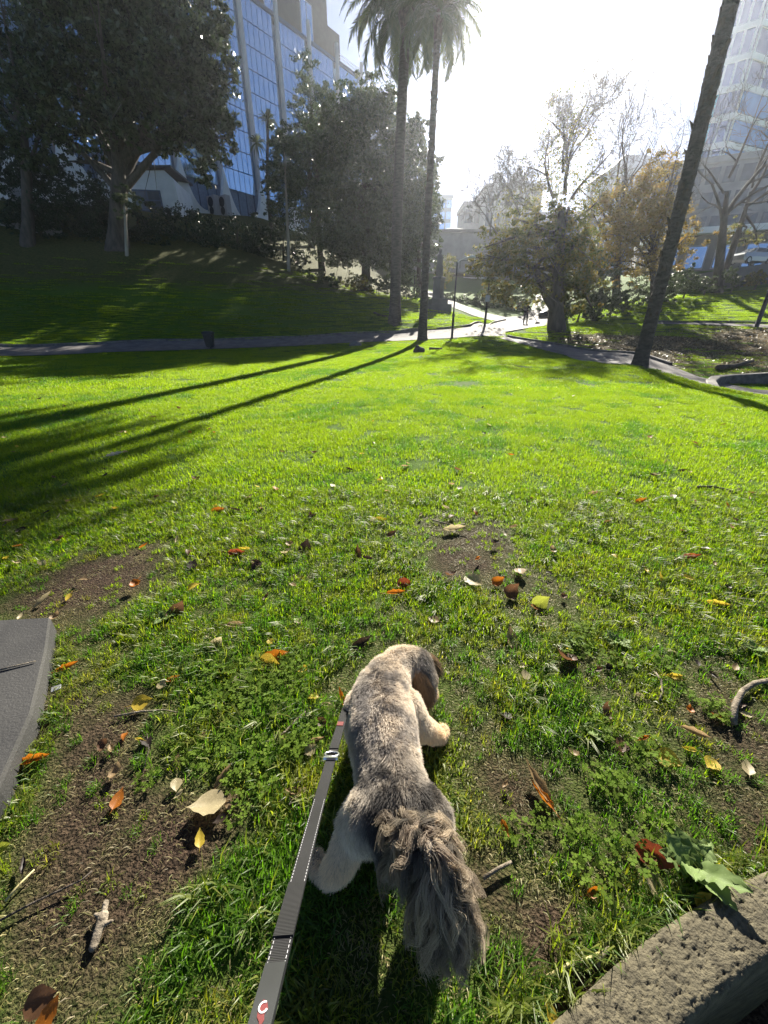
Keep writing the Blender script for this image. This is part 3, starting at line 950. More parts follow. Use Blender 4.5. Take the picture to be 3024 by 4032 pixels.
# ---- palms
m_palmtrunk = mat('palm_trunk', (.055, .045, .036), (.12, .10, .082), 4, .95, bmp=1.0, bscale=14, bdist=.05, stretch=(1, 1, 3))
m_frond = leaf_mat('palm_frond', (.040, .062, .022), (.075, .10, .035), .3, .42, (.11, .12, .05))
m_boot = mat('palm_boot', (.06, .045, .032), (.12, .09, .065), 9, .95)


def frond_mesh(L, droop, seed, pairs=52, leaf=.50):
    """feather leaf: arching midrib with narrow leaflets hanging from both sides, root at the origin, reaching out along +X"""
    r = np.random.default_rng(seed)
    s = np.linspace(0, 1, pairs)
    ang = R(38) - droop * s ** 1.25
    dx, dz = np.cos(ang), np.sin(ang)
    x = np.cumsum(dx) * L / pairs
    z = np.cumsum(dz) * L / pairs
    V, F, T = [], [], []
    rib = [(x[i], 0, z[i]) for i in range(0, pairs, 3)]
    mb = MB().tube(rib, list(np.linspace(.045, .008, len(rib))), 4)
    V += mb.v
    F += [f for f in mb.f if len(f) == 4]
    T += [.3] * len(mb.v)
    for i in range(4, pairs):
        ll = leaf * (math.sin(math.pi * min(1, .12 + s[i] * .95)) ** .6 * 1.0 + .12)
        t = Vector((dx[i], 0, dz[i]))
        n = Vector((-dz[i], 0, dx[i]))
        for sd in (-1, 1):
            d = (t * .62 + Vector((0, sd, 0)) * .62 - Vector((0, 0, 1)) * r.uniform(.05, .38) + n * .05 + Vector(r.normal(0, .07, 3))).normalized()
            p = Vector((x[i], 0, z[i]))
            w = t * .034
            o = len(V)
            e = p + d * ll * r.uniform(.85, 1.1)
            mm = p + d * ll * .55
            V += [tuple(p - w), tuple(p + w), tuple(mm + w * .9), tuple(mm - w * .9), tuple(e - Vector((0, 0, .02)))]
            F += [(o, o + 1, o + 2, o + 3), (o + 3, o + 2, o + 4, o + 4)]
            T += [r.uniform(.2, .9)] * 5
    me = bpy.data.meshes.new('frond')
    me.from_pydata(V, [], [tuple(dict.fromkeys(f)) for f in F])
    a = me.attributes.new('tint', 'FLOAT', 'POINT')
    a.data.foreach_set('value', np.array(T, np.float32))
    me.materials.append(m_frond)
    me.update()
    return me


FROND = [frond_mesh(3.6, R(d), 5 + i) for i, d in enumerate((85, 105, 128, 150, 60))]


def palm(label, base, height, r0, r1, seed, fronds=64, lean=(0, 0), rough=.12, boots=0, flare=1.9, top_only=False, fscale=1.06):
    rs = np.random.default_rng(seed)
    base = Vector(base)
    t = thing('palm_tree', label, 'palm tree', base, 0, 'tall palm trees')
    n, seg = 20, int(height / .16)
    V, F = [], []
    for j in range(seg + 1):
        z = j / seg
        h = z * height
        rr = r0 + (r1 - r0) * min(1, z * 1.1)
        rr *= 1 + (flare - 1) * math.exp(-h / .38) + .10 * math.exp(-((h - 1.2) / 1.0) ** 2)
        cx, cy = lean[0] * z * z, lean[1] * z * z
        for k in range(n):
            a = 2 * math.pi * k / n
            w = 1 + rough * .55 * mnoise.noise((math.cos(a) * 2.2 + seed, math.sin(a) * 2.2, h * 2.6)) + rough * .35 * (((j + k * 1.6) % 3) / 3 - .5) + (.22 * math.exp(-h / .3) * math.sin(a * 5 + seed))
            V.append((cx + rr * w * math.cos(a), cy + rr * w * math.sin(a), h - .35))
    for j in range(seg):
        for k in range(n):
            F.append((j * n + k, j * n + (k + 1) % n, (j + 1) * n + (k + 1) % n, (j + 1) * n + k))
    MB().add(V, F).build('trunk', m_palmtrunk, t)
    if boots:
        bt = MB()
        for i in range(boots):
            z = rs.uniform(.12, .99)
            a = rs.uniform(0, 6.283)
            rr = (r0 + (r1 - r0) * z) * .93
            c = Vector((lean[0] * z * z + rr * math.cos(a), lean[1] * z * z + rr * math.sin(a), z * height - .35))
            o = Vector((math.cos(a), math.sin(a), .9)).normalized()
            sd = Vector((-math.sin(a), math.cos(a), 0))
            l, w = rs.uniform(.02, .07) if rs.random() < .88 else rs.uniform(.08, .20), rs.uniform(.02, .07)
            bt.add([c - sd * w, c + sd * w, c + sd * w * .6 + o * l, c - sd * w * .6 + o * l, c - sd * w + Vector((0, 0, -.12)), c + sd * w + Vector((0, 0, -.12))], [(0, 1, 2, 3), (5, 4, 3, 2), (0, 3, 4), (1, 5, 2)])
        o = bt.build('leaf_bases', m_boot, t)
        o['kind'] = 'stuff'
    cx, cy, cz = lean[0], lean[1], height - .35
    MB().lathe([(r1 * 1.1, -.9), (r1 * 1.7, -.3), (r1 * 1.6, .3), (r1 * .5, .7)], 14, (cx, cy, cz), .2).build('crown_shaft', m_boot, t)
    for i in range(fronds):
        q = i / fronds
        k = 4 if q < .16 else (0 if q < .36 else (1 if q < .6 else (2 if q < .82 else 3)))
        el = (R(62), R(20), 0, R(-16), R(-32))[{4: 0, 0: 1, 1: 2, 2: 3, 3: 4}[k]] + rs.normal(0, .1)
        o = link('frond', FROND[k], t, (cx, cy, cz + .25 - .5 * q), (rs.normal(0, .12), -el, i * 2.39996 + rs.normal(0, .12)))
        o.scale = (fscale * rs.uniform(.85, 1.1),) * 3
    return t


b1 = at(1555, 1266, 28.8)
b1.z = H(b1.x, b1.y)
palm('thick trunked palm rooted on the bank beyond the path, left of the other', b1, at(1600, -20, 28.8).z - b1.z, .35, .26, 3, 100, (at(1600, 200, 28.8).x - b1.x, 0), .10, flare=1.75, fscale=1.06)
b2 = at(1662, 1363, 25.2)
b2.z = H(b2.x, b2.y)
palm('thinner palm rooted at the lawn edge, just right of the thick palm', b2, at(1728, 0, 25.2).z - b2.z, .235, .14, 4, 66, (at(1722, 200, 25.2).x - b2.x, 0), .14, boots=120, flare=2.0, fscale=.74)
b3 = at(2512, 1455, 14.0)
b3.z = H(b3.x, b3.y)
palm('rough leaning palm trunk on the right with ragged leaf stubs, its crown above the frame', b3, 15.5, .185, .185, 5, 54, (-.45, .2), .13, boots=340, flare=2.15)
# small cabbage-palm head in front of the glass
cb = at(1060, 840, 50)
cbz = H(cb.x, cb.y)
ct = thing('cabbage_tree', 'spiky headed cabbage tree poking up in front of the blue glass', 'tree', (cb.x, cb.y, cbz))
tp = at(1055, 470, 50)
MB().tube([(0, 0, -.3), (.1, 0, (tp.z - cbz) * .5), (tp.x - cb.x, 0, tp.z - cbz)], [.22, .16, .12], 8).build('trunk', m_bark, ct)
V, F = [], []
rs = np.random.default_rng(12)
for hd, k in ((tp, 90), (at(1100, 540, 50), 60), (at(1010, 560, 50), 60)):
    hd = hd - Vector((cb.x, cb.y, cbz))
    for i in range(k):
        d = Vector(rs.normal(0, 1, 3) + np.array([0, 0, .35])).normalized()
        w = d.orthogonal().normalized() * .05
        o = len(V)
        L = rs.uniform(.8, 1.3)
        V += [hd - w, hd + w, hd + d * L * .6 + w, hd + d * L * .6 - w, hd + d * L - Vector((0, 0, .35 * L))]
        F += [(o, o + 1, o + 2, o + 3), (o + 3, o + 2, o + 4)]
o = MB().add(V, F).build('crown', m_frond, ct)
a_ = o.data.attributes.new('tint', 'FLOAT', 'POINT')
a_.data.foreach_set('value', rs.random(len(V)).astype(np.float32))

# ---- right hand trees
e0 = at(2190, 1298, 30)
fk = at(2190, 1205, 30)
aut = tree('autumn_tree', 'dark forked tree on the leafy island, rusty green leaves below, bare twigs on top', e0, pxblobs([
    (1960, 1050, 130, 120, 31), (1900, 1000, 80, 80, 32), (2080, 1000, 150, 150, 30), (2230, 1050, 150, 150, 30), (2010, 930, 100, 90, 32), (2140, 880, 110, 90, 32), (2210, 860, 90, 80, 32), (2280, 970, 100, 110, 31), (2060, 1130, 130, 80, 29.5), (2290, 1150, 120, 80, 30)], 30),
    21000, .21, m_autumn, 101, trunk_r=.50, top=at(2215, 700, 30.5), shell=.25, clump=.2, bare=[
        (at(2050, 850, 31), (-.75, 0, .7), 1.5, .05, 5), (at(1960, 920, 31), (-.9, 0, .6), 1.4, .05, 5), (at(1930, 930, 32), (-.3, 0, 1), 1.3, .05, 4)])
MB().tube([e0 + Vector((0, -.1, .8)), at(2178, 1215, 29.9), at(2150, 1170, 29.8), at(2105, 1060, 29.8)], [.30, .26, .22, .14], 8).build('limb', m_bark, aut, loc=-aut.location, smooth=True)
tb = tree('bare_tree', 'tall bare crowned tree rising straight behind the autumn tree, a few leaves left', at(2220, 1190, 42), [], 0, .2, None, 103, trunk_r=.33, top=at(2225, 700, 42), bare=[
    (at(2225, 760, 42), (.05, 0, 1), 2.9, .17, 6), (at(2230, 640, 42), (.1, 0, 1), 2.2, .13, 6), (at(2180, 780, 42), (-.7, 0, .9), 2.6, .13, 6), (at(2250, 780, 42), (.7, .1, .9), 2.4, .13, 6), (at(2230, 560, 42), (-.5, .2, 1), 2.0, .09, 5), (at(2235, 560, 42), (.6, .2, .9), 2.0, .09, 5),
    (at(2150, 860, 42), (-1, .1, .55), 2.5, .11, 6), (at(2110, 830, 42), (-.9, .1, .8), 2.2, .09, 5), (at(2270, 860, 42), (1, .1, .55), 2.2, .1, 5), (at(2215, 680, 42), (-.2, -.7, .8), 2.2, .1, 5)])
crown(tb, pxblobs([(2230, 520, 130, 150, 42), (2150, 720, 190, 110, 42), (2290, 740, 120, 110, 42), (2020, 820, 110, 90, 42)], 42), 5600, .19, m_autumn, 555, 'sparse_leaves', shell=.1, per=6, clump=.12)
tree('bare_tree', 'broad twiggy tree behind the autumn tree with fine upright bare twigs', at(2440, 1130, 44), pxblobs([(2420, 900, 110, 110, 45), (2350, 800, 90, 90, 45)], 44), 5000, .2, m_autumn, 111, trunk_r=.36, top=at(2440, 760, 45), shell=.2, clump=.25, bare=[
    (at(2440, 850, 45), (0, 0, 1), 3.8, .18, 5), (at(2440, 880, 45), (-.6, 0, 1), 3.6, .15, 5), (at(2450, 880, 45), (.65, 0, 1), 3.6, .15, 5), (at(2450, 900, 45), (1.2, 0, .8), 3.2, .12, 4), (at(2430, 900, 45), (-1.2, 0, .8), 3.0, .12, 4)])
tree('golden_tree', 'golden brown leaved tree left of the leaning palm trunk', at(2580, 1190, 40), pxblobs([(2480, 800, 120, 100, 42), (2580, 700, 110, 90, 42), (2450, 930, 140, 120, 41), (2580, 870, 130, 130, 41), (2660, 660, 60, 70, 42), (2700, 960, 75, 90, 41), (2400, 1030, 110, 80, 41), (2560, 1020, 110, 90, 40)], 41), 24000, .2, m_gold, 121, trunk_r=.26, top=at(2560, 820, 41), shell=.2, clump=.2)
tree('bare_tree', 'tall bare tree right of the leaning palm with a thick dark trunk', at(2830, 1125, 44), [], 0, .2, None, 131, trunk_r=.42, top=at(2875, 640, 44), bare=[
    (at(2850, 860, 44), (.15, 0, 1), 4.2, .2, 5), (at(2845, 880, 44), (-.8, 0, .8), 3.6, .14, 5), (at(2860, 840, 44), (.9, 0, .8), 3.6, .14, 5), (at(2870, 700, 44), (.3, 0, 1), 3.6, .12, 5), (at(2850, 760, 44), (-.9, .1, .9), 3.0, .10, 4)])
tree('bare_tree', 'slanting bare tree at the right edge, beside the tall bare one', at(2850, 1100, 47), pxblobs([(2900, 900, 90, 60, 47), (2960, 960, 60, 60, 47)], 47), 1500, .2, m_autumn, 133, trunk_r=.32, top=at(2990, 650, 47), shell=.1, bare=[
    (at(2960, 760, 47), (.4, 0, 1), 3.6, .14, 5), (at(2930, 820, 47), (1, 0, .7), 3.4, .12, 5), (at(2960, 740, 47), (-.3, 0, 1), 3.4, .11, 5)])
for i, (px, py, rx, ry, y, n, lab, mt) in enumerate([
        (2400, 1180, 110, 60, 38, 7000, 'dark shrub mass behind the forked tree trunk', m_shrub), (2560, 1130, 110, 80, 41, 7000, 'dark shrub mass behind the leaning palm trunk', m_shrub),
        (2330, 1080, 120, 90, 40, 7000, 'tall shrub between the forked tree and the golden tree', m_mid), (2690, 1110, 70, 55, 42, 4500, 'bright edged shrub at the foot of the right bank', m_shrub),
        (2770, 1120, 50, 35, 43, 3000, 'strappy pale shrub below the dark bank wall', m_shrub), (2880, 1100, 45, 35, 43.5, 3000, 'pale leaved shrub in front of the bare tree trunk', m_shrub),
        (2975, 1090, 55, 32, 44, 3000, 'brown clipped shrub at the right edge of the upper grass', m_autumn), (1960, 1180, 100, 70, 47, 6000, 'leafy shrub behind the second lamp post', m_shrub),
        (2060, 1190, 80, 60, 46, 5000, 'leafy shrub behind the sweeping person', m_shrub), (2270, 1225, 100, 45, 36, 5000, 'low shrub right of the forked tree by the path', m_shrub)]):
    c = at(px, py + ry, y)
    t = thing('park_shrub', lab, 'shrub', (c.x, c.y, H(c.x, c.y)), 0, 'shrubs on the right side of the park')
    crown(t, pxblobs([(px, py, rx, ry, y), (px - rx * .55, py + ry * .35, rx * .6, ry * .65, y - .6), (px + rx * .55, py + ry * .3, rx * .6, ry * .7, y - .5)], y), n, .2, mt, 140 + i, 'foliage', shell=.3)
    MB().tube([(0, 0, -.4), (.1, 0, .5), (.2, 0, 1)], [.1, .07, .02], 6).build('stem', m_bark, t)
for i, (px, py, rx, ry) in enumerate([(1770, 1170, 45, 25), (1840, 1185, 55, 32), (1910, 1200, 50, 30)]):
    y = 48 - i
    c = at(px, py + ry, y)
    t = thing('pale_shrub', ['leftmost of the three pale clipped shrubs below the grey hall', 'middle one of the three pale clipped shrubs below the grey hall', 'rightmost of the three pale clipped shrubs, beside the second lamp post'][i], 'shrub', (c.x, c.y, H(c.x, c.y)), 0, 'pale shrubs along the far path')
    crown(t, pxblobs([(px, py, rx, ry, y), (px - rx * .5, py + 6, rx * .6, ry * .8, y), (px + rx * .5, py + 6, rx * .6, ry * .8, y)], y), 4200, .16, m_shrub, 170 + i, 'foliage', shell=.3)
    MB().tube([(0, 0, -.3), (0, 0, .4)], [.06, .02], 6).build('stem', m_bark, t)
# dark bank wall with parked cars, right
for k, (pxa, pxb, pya, pyb) in enumerate([(2700, 3200, 1085, 1010)]):
    A, B = at(pxa, pya, 46), at(pxb, pyb, 46)
    bw = thing('bank_wall', 'long dark wall holding up the road at the right edge of the park', 'wall', (A.x, A.y, A.z))
    MB().add([(0, 0, -3.5), (B.x - A.x, 0, -3.5), (B.x - A.x, 0, B.z - A.z), (0, 0, 0), (0, 3, -3.5), (B.x - A.x, 3, -3.5), (B.x - A.x, 3, B.z - A.z), (0, 3, 0)], [(0, 1, 2, 3), (7, 6, 5, 4), (3, 2, 6, 7), (0, 3, 7, 4), (1, 5, 6, 2)]).build('wall', m_concd, bw)

# ------------------------------------------------------------------ things in the park
m_black = mat('black_plastic', (.010, .011, .013), (.022, .024, .027), 8, .45)
m_iron = mat('dark_painted_iron', (.014, .015, .017), (.03, .032, .035), 10, .5)
m_lamp = mat('lamp_casing', (.5, .5, .5), (.6, .6, .6), 5, .35)
g = G(830, 1374)
bin_ = thing('litter_bin', 'black park litter bin with rounded lid at the lawn edge in front of the path', 'bin', g, R(8))
MB().add([(x * s, y * s, z) for z, s in ((.10, .18), (.74, .25)) for x, y in ((-1, -1), (1, -1), (1, 1), (-1, 1))], [(3, 2, 1, 0), (4, 5, 6, 7)] + [(i, (i + 1) % 4, 4 + (i + 1) % 4, 4 + i) for i in range(4)]).build('bin_body', m_black, bin_, bevel=.03)
MB().add([(x * s, y * s, z) for z, s in ((.74, .285), (.80, .285), (.86, .24), (.89, .14)) for x, y in ((-1, -1), (1, -1), (1, 1), (-1, 1))], [(3, 2, 1, 0), (12, 13, 14, 15)] + [(j + i, j + (i + 1) % 4, j + 4 + (i + 1) % 4, j + 4 + i) for j in (0, 4, 8) for i in range(4)]).build('lid', m_black, bin_, bevel=.02)
MB().tube([(0, 0, -.1), (0, 0, .12)], .045, 8).build('post', m_iron, bin_)


def lamp_post(label, px, py, h, arm, base_h, k=1.0, plate=False, group='dark lamp posts beside the paths'):
    q = G(px, py)
    t = thing('lamp_post', label, 'lamp post', q, 0, group)
    MB().lathe([(.10 * k, -.2), (.10 * k, .02), (.075 * k, .06), (.07 * k, base_h - .1), (.085 * k, base_h - .06), (.085 * k, base_h), (.05 * k, base_h + .06)], 12).build('base', m_iron, t, smooth=True)
    MB().tube([(0, 0, base_h), (0, 0, h)], [.05 * k, .036 * k], 10).build('pole', m_iron, t, smooth=True)
    if arm > 0:
        MB().tube([(0, 0, h - .03), (.12, 0, h + .08), (arm * .5, 0, h + .22), (arm, 0, h + .27)], [.03, .026, .024, .022], 8).build('arm', m_lamp, t, smooth=True)
        hd = MB().lathe([(.05, 0), (.17, -.03), (.20, -.09), (.19, -.12), (.03, -.13)], 14, (arm, 0, h + .33)).build('lamp_head', m_lamp, t, smooth=True)
    elif arm < 0:
        MB().tube([(arm, 0, h), (-arm, 0, h)], .025, 8).build('arm', m_iron, t)
        for s in (-1, 1): MB().lathe([(.04, .06), (.14, .03), (.15, -.05), (.03, -.07)], 12, (s * -arm * .85, 0, h)).build('lamp_head', m_lamp, t, smooth=True)
    if plate: MB().box(-.16, .16, -.09, -.075, base_h + .35, base_h + .75).build('notice_plate', m_lamp, t)
    return t


q = G(1779, 1335)
lamp_post('lamp post with a single arm at the lawn edge, first from the palms', 1779, 1335, at(1804, 1032, q.y).z - q.z, .85, 1.35)
q = G(1908, 1286)
lamp_post('double headed lamp post with a small plate on the far side of the path', 1908, 1286, at(1934, 1095, q.y).z - q.z, -.55, 1.2, 1.1, True)
rp = lamp_post('thick based lamp post cut off by the right edge of the picture', 2976, 1292, 4.6, .8, 2.2, 1.75)
MB().box(-.38, .38, -.3, .3, -.3, .05).build('foot_plate', m_kerb, rp)
q = G(1631, 1163)
ps = thing('marker_post', 'short dark post among the leaves between the two palm trunks', 'post', q)
MB().tube([(0, 0, -.2), (0, 0, 2.2)], .08, 8).build('post', m_iron, ps)
MB().lathe([(.15, 0), (.15, .05), (.1, .09)], 10).build('foot', m_iron, ps)

# monument behind the thinner palm
q = G(1722, 1222)
mon = thing('monument', 'grey stone monument on a stepped base half hidden by the thinner palm', 'monument', q, R(10))
MB().box(-.95, .95, -.95, .95, -.4, .45).build('step', m_concd, mon, bevel=.03)
MB().box(-.68, .68, -.68, .68, .45, .85).build('step', m_concd, mon, bevel=.03)
MB().lathe([(.62, .85), (.50, 1.0), (.46, 2.2), (.56, 2.3), (.56, 2.45), (.3, 2.5)], 4, (0, 0, 0)).build('pedestal', m_concd, mon)
MB().lathe([(.26, 2.45), (.30, 2.9), (.22, 3.4), (.27, 3.8), (.20, 4.0), (.08, 4.05), (.13, 4.2), (.13, 4.35), (.04, 4.45)], 12, (0, 0, 0), .2).build('figure', m_concd, mon, smooth=True)


def organic(name, caps, voxel, iters, material, parent=None, loc=(0, 0, 0)):
    """one continuous surface grown round tapered limbs (p0, r0, p1, r1)"""
    bm = bmesh.new()
    for p0, r0, p1, r1 in caps:
        p0, p1 = Vector(p0), Vector(p1)
        n = max(2, int((p1 - p0).length / (min(r0, r1) * .35)) + 1)
        for i in range(n + 1):
            f = i / n
            bmesh.ops.create_icosphere(bm, subdivisions=2, radius=r0 + (r1 - r0) * f, matrix=Matrix.Translation(p0.lerp(p1, f)))
    me = bpy.data.meshes.new('tmp')
    bm.to_mesh(me)
    bm.free()
    o = bpy.data.objects.new('tmp', me)
    C.objects.link(o)
    r = o.modifiers.new('r', 'REMESH')
    r.mode, r.voxel_size, r.use_smooth_shade = 'VOXEL', voxel, True
    s = o.modifiers.new('s', 'SMOOTH')
    s.iterations, s.factor = iters, .5
    dg = bpy.context.evaluated_depsgraph_get()
    out = bpy.data.meshes.new_from_object(o.evaluated_get(dg))
    out.name = name
    bpy.data.objects.remove(o)
    out.materials.clear()
    out.materials.append(material)
    for p in out.polygons: p.use_smooth = True
    return link(name, out, parent, loc)


# person sweeping on the path
q = G(2066, 1276)
m_skin = mat('skin', (.35, .22, .16), (.42, .27, .2), 9, .6)
m_cloth = mat('dark_jacket', (.015, .017, .02), (.03, .032, .036), 12, .85)
m_trou = mat('dark_trousers', (.02, .022, .03), (.04, .042, .05), 12, .85)
m_hair = mat('dark_hair', (.012, .01, .008), (.03, .024, .02), 20, .6)
pe = organic('person', [((0, 0, 1.02), .13, (0, .02, 1.30), .15), ((0, .02, 1.30), .14, (.03, .03, 1.42), .09), ((.03, .03, 1.42), .05, (.06, .03, 1.54), .05), ((.06, .02, 1.60), .095, (.06, .03, 1.66), .10),
                        ((-.09, 0, .98), .095, (-.11, -.05, .52), .062), ((-.11, -.05, .52), .06, (-.12, 0, .08), .04), ((-.12, 0, .05), .04, (-.12, -.16, .035), .035),
                        ((.09, 0, .98), .095, (.14, .06, .52), .062), ((.14, .06, .52), .06, (.16, .10, .08), .04), ((.16, .10, .05), .04, (.17, -.06, .035), .035),
                        ((-.17, .02, 1.36), .06, (-.20, -.08, 1.08), .045), ((-.20, -.08, 1.08), .045, (.06, -.24, .98), .034), ((.06, -.24, .98), .034, (.12, -.26, .96), .04),
                        ((.2, .02, 1.36), .06, (.30, -.06, 1.12), .045), ((.30, -.06, 1.12), .045, (.20, -.26, 1.02), .034), ((.2, -.26, 1.02), .034, (.17, -.28, .98), .04)], .022, 4, m_skin, loc=q)
pe.rotation_euler = (0, 0, R(-15))
tag(pe, 'person in dark clothes standing on the far path and leaning on a long broom', 'person')
for nm, cp_, mt in (('jacket', [((0, 0, 1.0), .155, (0, .02, 1.32), .172), ((0, .02, 1.3), .15, (.02, .03, 1.42), .10), ((-.17, .02, 1.36), .075, (-.20, -.08, 1.08), .06), ((-.20, -.08, 1.08), .058, (.03, -.23, .985), .048), ((.2, .02, 1.36), .075, (.30, -.06, 1.12), .06), ((.30, -.06, 1.12), .058, (.215, -.24, 1.03), .048)], m_cloth),
                    ('trousers', [((-.06, 0, 1.0), .125, (.06, 0, 1.0), .125), ((-.09, 0, .98), .11, (-.11, -.05, .52), .08), ((-.11, -.05, .52), .078, (-.12, 0, .10), .058), ((.09, 0, .98), .11, (.14, .06, .52), .08), ((.14, .06, .52), .078, (.16, .10, .10), .058)], m_trou),
                    ('hair', [((.06, .045, 1.68), .10, (.06, .06, 1.64), .095)], m_hair)):
    organic(nm, cp_, .022, 4, mt, pe)
br = thing('broom', 'long handled broom held by the person on the far path', 'broom', q + Vector((.95, -.45, 0)))
MB().tube([(0, 0, .12), (-.82, .16, 1.08)], .02, 8).build('handle', m_trou, br)
MB().add([(-.22, -.06, -.0), (.22, -.06, -.0), (.22, .06, 0), (-.22, .06, 0), (-.15, -.03, .16), (.15, -.03, .16), (.15, .03, .16), (-.15, .03, .16)], [(3, 2, 1, 0), (4, 5, 6, 7), (0, 1, 5, 4), (1, 2, 6, 5), (2, 3, 7, 6), (3, 0, 4, 7)]).build('brush', m_hair, br)
q = G(2138, 1250)
bag = organic('rubbish_bag', [((-.25, 0, .22), .25, (.25, .05, .26), .28), ((.1, 0, .42), .14, (.36, .05, .5), .06)], .05, 3, m_black, loc=q)
tag(bag, 'dark slumped bag lying on the bright path beside the person', 'bag')
MB().tube([(.36, .05, .48), (.42, .05, .62)], [.05, .08], 6).build('knot', m_black, bag)
# lumps and fallen wood
q = G(1400, 1363)
tag(organic('stone', [((-.2, 0, .06), .17, (.2, .05, .05), .15), ((0, 0, .16), .14, (.05, 0, .2), .1)], .05, 2, m_concd, loc=q), 'dark rounded stone at the lawn edge beside the long palm shadow', 'stone')
q = G(1650, 1388)
tag(organic('stone', [((-.15, 0, .06), .15, (.12, .0, .08), .17), ((.1, 0, .1), .1, (-.1, 0, .25), .1)], .05, 2, m_bark, loc=q), 'dark lump lying at the foot of the thinner palm', 'stone')
for pts, r, lab in (([(1690, 1377), (1715, 1378), (1740, 1377)], .07, 'short dark branch lying flat on the lawn right of the thinner palm'), ([(1475, 1238), (1490, 1246), (1530, 1252), (1552, 1262)], .10, 'curved fallen branch on the bank against the thick palm'),
                    ([(2820, 1458), (2880, 1452), (2960, 1430)], .12, 'dark fallen branch on the leafy bank above the curved wall')):
    P = [G(*p) + Vector((0, 0, r * .8)) for p in pts]
    q = P[0].copy()
    o = MB().tube([p - q for p in P], list(np.linspace(r, r * .5, len(P))), 7).build('fallen_branch', m_bark, None, q, smooth=True)
    tag(o, lab, 'branch')

# parked car on the upper road, right edge
q = at(2960, 1010, 47.5)
m_car, nt, b = _nodes('silver_car_paint')
b.inputs['Base Color'].default_value = (.42, .45, .47, 1)
b.inputs['Metallic'].default_value, b.inputs['Roughness'].default_value = .6, .3
m_tyre = mat('tyre', (.012, .012, .012), (.02, .02, .02), 9, .9)
car = thing('parked_car', 'silver parked car with sloping windscreen above the dark wall at the right edge', 'car', (q.x, q.y, q.z - .75), R(14))
sec = [(-2.1, .35, .75), (-1.9, .28, .95), (-1.0, .25, 1.0), (-.3, .25, 1.02), (.9, .25, 1.02), (1.9, .28, .98), (2.15, .4, .8)]
V, F = [], []
for x, lo, hi in sec:
    V += [(x, -.85, lo), (x, -.88, (lo + hi) / 2), (x, -.78, hi), (x, .78, hi), (x, .88, (lo + hi) / 2), (x, .85, lo)]
for i in range(len(sec) - 1):
    for k in range(6): F.append((i * 6 + k, i * 6 + (k + 1) % 6, (i + 1) * 6 + (k + 1) % 6, (i + 1) * 6 + k))
F += [(5, 4, 3, 2, 1, 0), tuple((len(sec) - 1) * 6 + k for k in range(6))]
body = MB().add(V, F).build('body', m_car, car, bevel=.03)
MB().add([(-1.05, -.76, 1.0), (1.75, -.76, 1.0), (1.75, .76, 1.0), (-1.05, .76, 1.0), (-.25, -.62, 1.45), (1.1, -.62, 1.45), (1.1, .62, 1.45), (-.25, .62, 1.45)], [(4, 5, 6, 7), (0, 1, 5, 4), (1, 2, 6, 5), (2, 3, 7, 6), (3, 0, 4, 7)]).build('cabin', m_car, car, bevel=.03)
MB().add([(-1.02, -.66, 1.03), (-1.02, .66, 1.03), (-.33, .55, 1.42), (-.33, -.55, 1.42), (-1.05, -.66, 1.05), (-1.05, .66, 1.05), (-.36, .55, 1.44), (-.36, -.55, 1.44)], [(0, 1, 2, 3), (7, 6, 5, 4), (0, 3, 7, 4), (1, 0, 4, 5), (2, 1, 5, 6), (3, 2, 6, 7)]).build('windscreen', m_winglass, car)
MB().add([(-.7, -.765, 1.06), (1.4, -.765, 1.06), (1.0, -.655, 1.38), (-.2, -.655, 1.38), (-.7, -.75, 1.06), (1.4, -.75, 1.06), (1.0, -.64, 1.38), (-.2, -.64, 1.38)], [(0, 1, 2, 3), (7, 6, 5, 4), (0, 4, 5, 1), (1, 5, 6, 2), (2, 6, 7, 3), (3, 7, 4, 0)]).build('side_window', m_winglass, car)
for x in (-1.35, 1.35):
    for y in (-.8, .8):
        w = MB().tube([(x, y - .1, .32), (x, y + .1, .32)], .32, 16).build('wheel', m_tyre, car)
        MB().tube([(x, y - .115, .32), (x, y - .1, .32)], .2, 12).build('rim', m_lamp, w)
for y in (-.6, .6): MB().obox((-2.06, y, .72), (.04, 0, 0), (0, .16, 0), (0, 0, .07)).build('headlight', m_lamp, car)

# ------------------------------------------------------------------ foreground stonework
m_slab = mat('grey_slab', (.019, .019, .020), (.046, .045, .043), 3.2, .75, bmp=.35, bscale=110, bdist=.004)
sl = [(-1.60, 1.435), (-1.455, 1.225), (-1.275, .93), (-1.17, .68), (-1.09, .35), (-1.06, -.2), (-2.9, -.2), (-2.9, 1.33)]
mb = MB()
n = len(sl)
cx, cy = np.mean([p[0] for p in sl]), np.mean([p[1] for p in sl])
inn = [(p[0] + (cx - p[0]) * .009, p[1] + (cy - p[1]) * .009) for p in sl]
mb.add([(x, y, -.15) for x, y in sl] + [(x, y, .075) for x, y in sl] + [(x, y, .092) for x, y in inn], [tuple(n + n + k for k in range(n))[::-1]] + [(i + a, (i + 1) % n + a, (i + 1) % n + n + a, i + n + a) for a in (0, n) for i in range(n)])
tag(mb.build('concrete_slab', m_slab), 'smooth dark grey concrete slab at the left edge of the grass', 'slab')

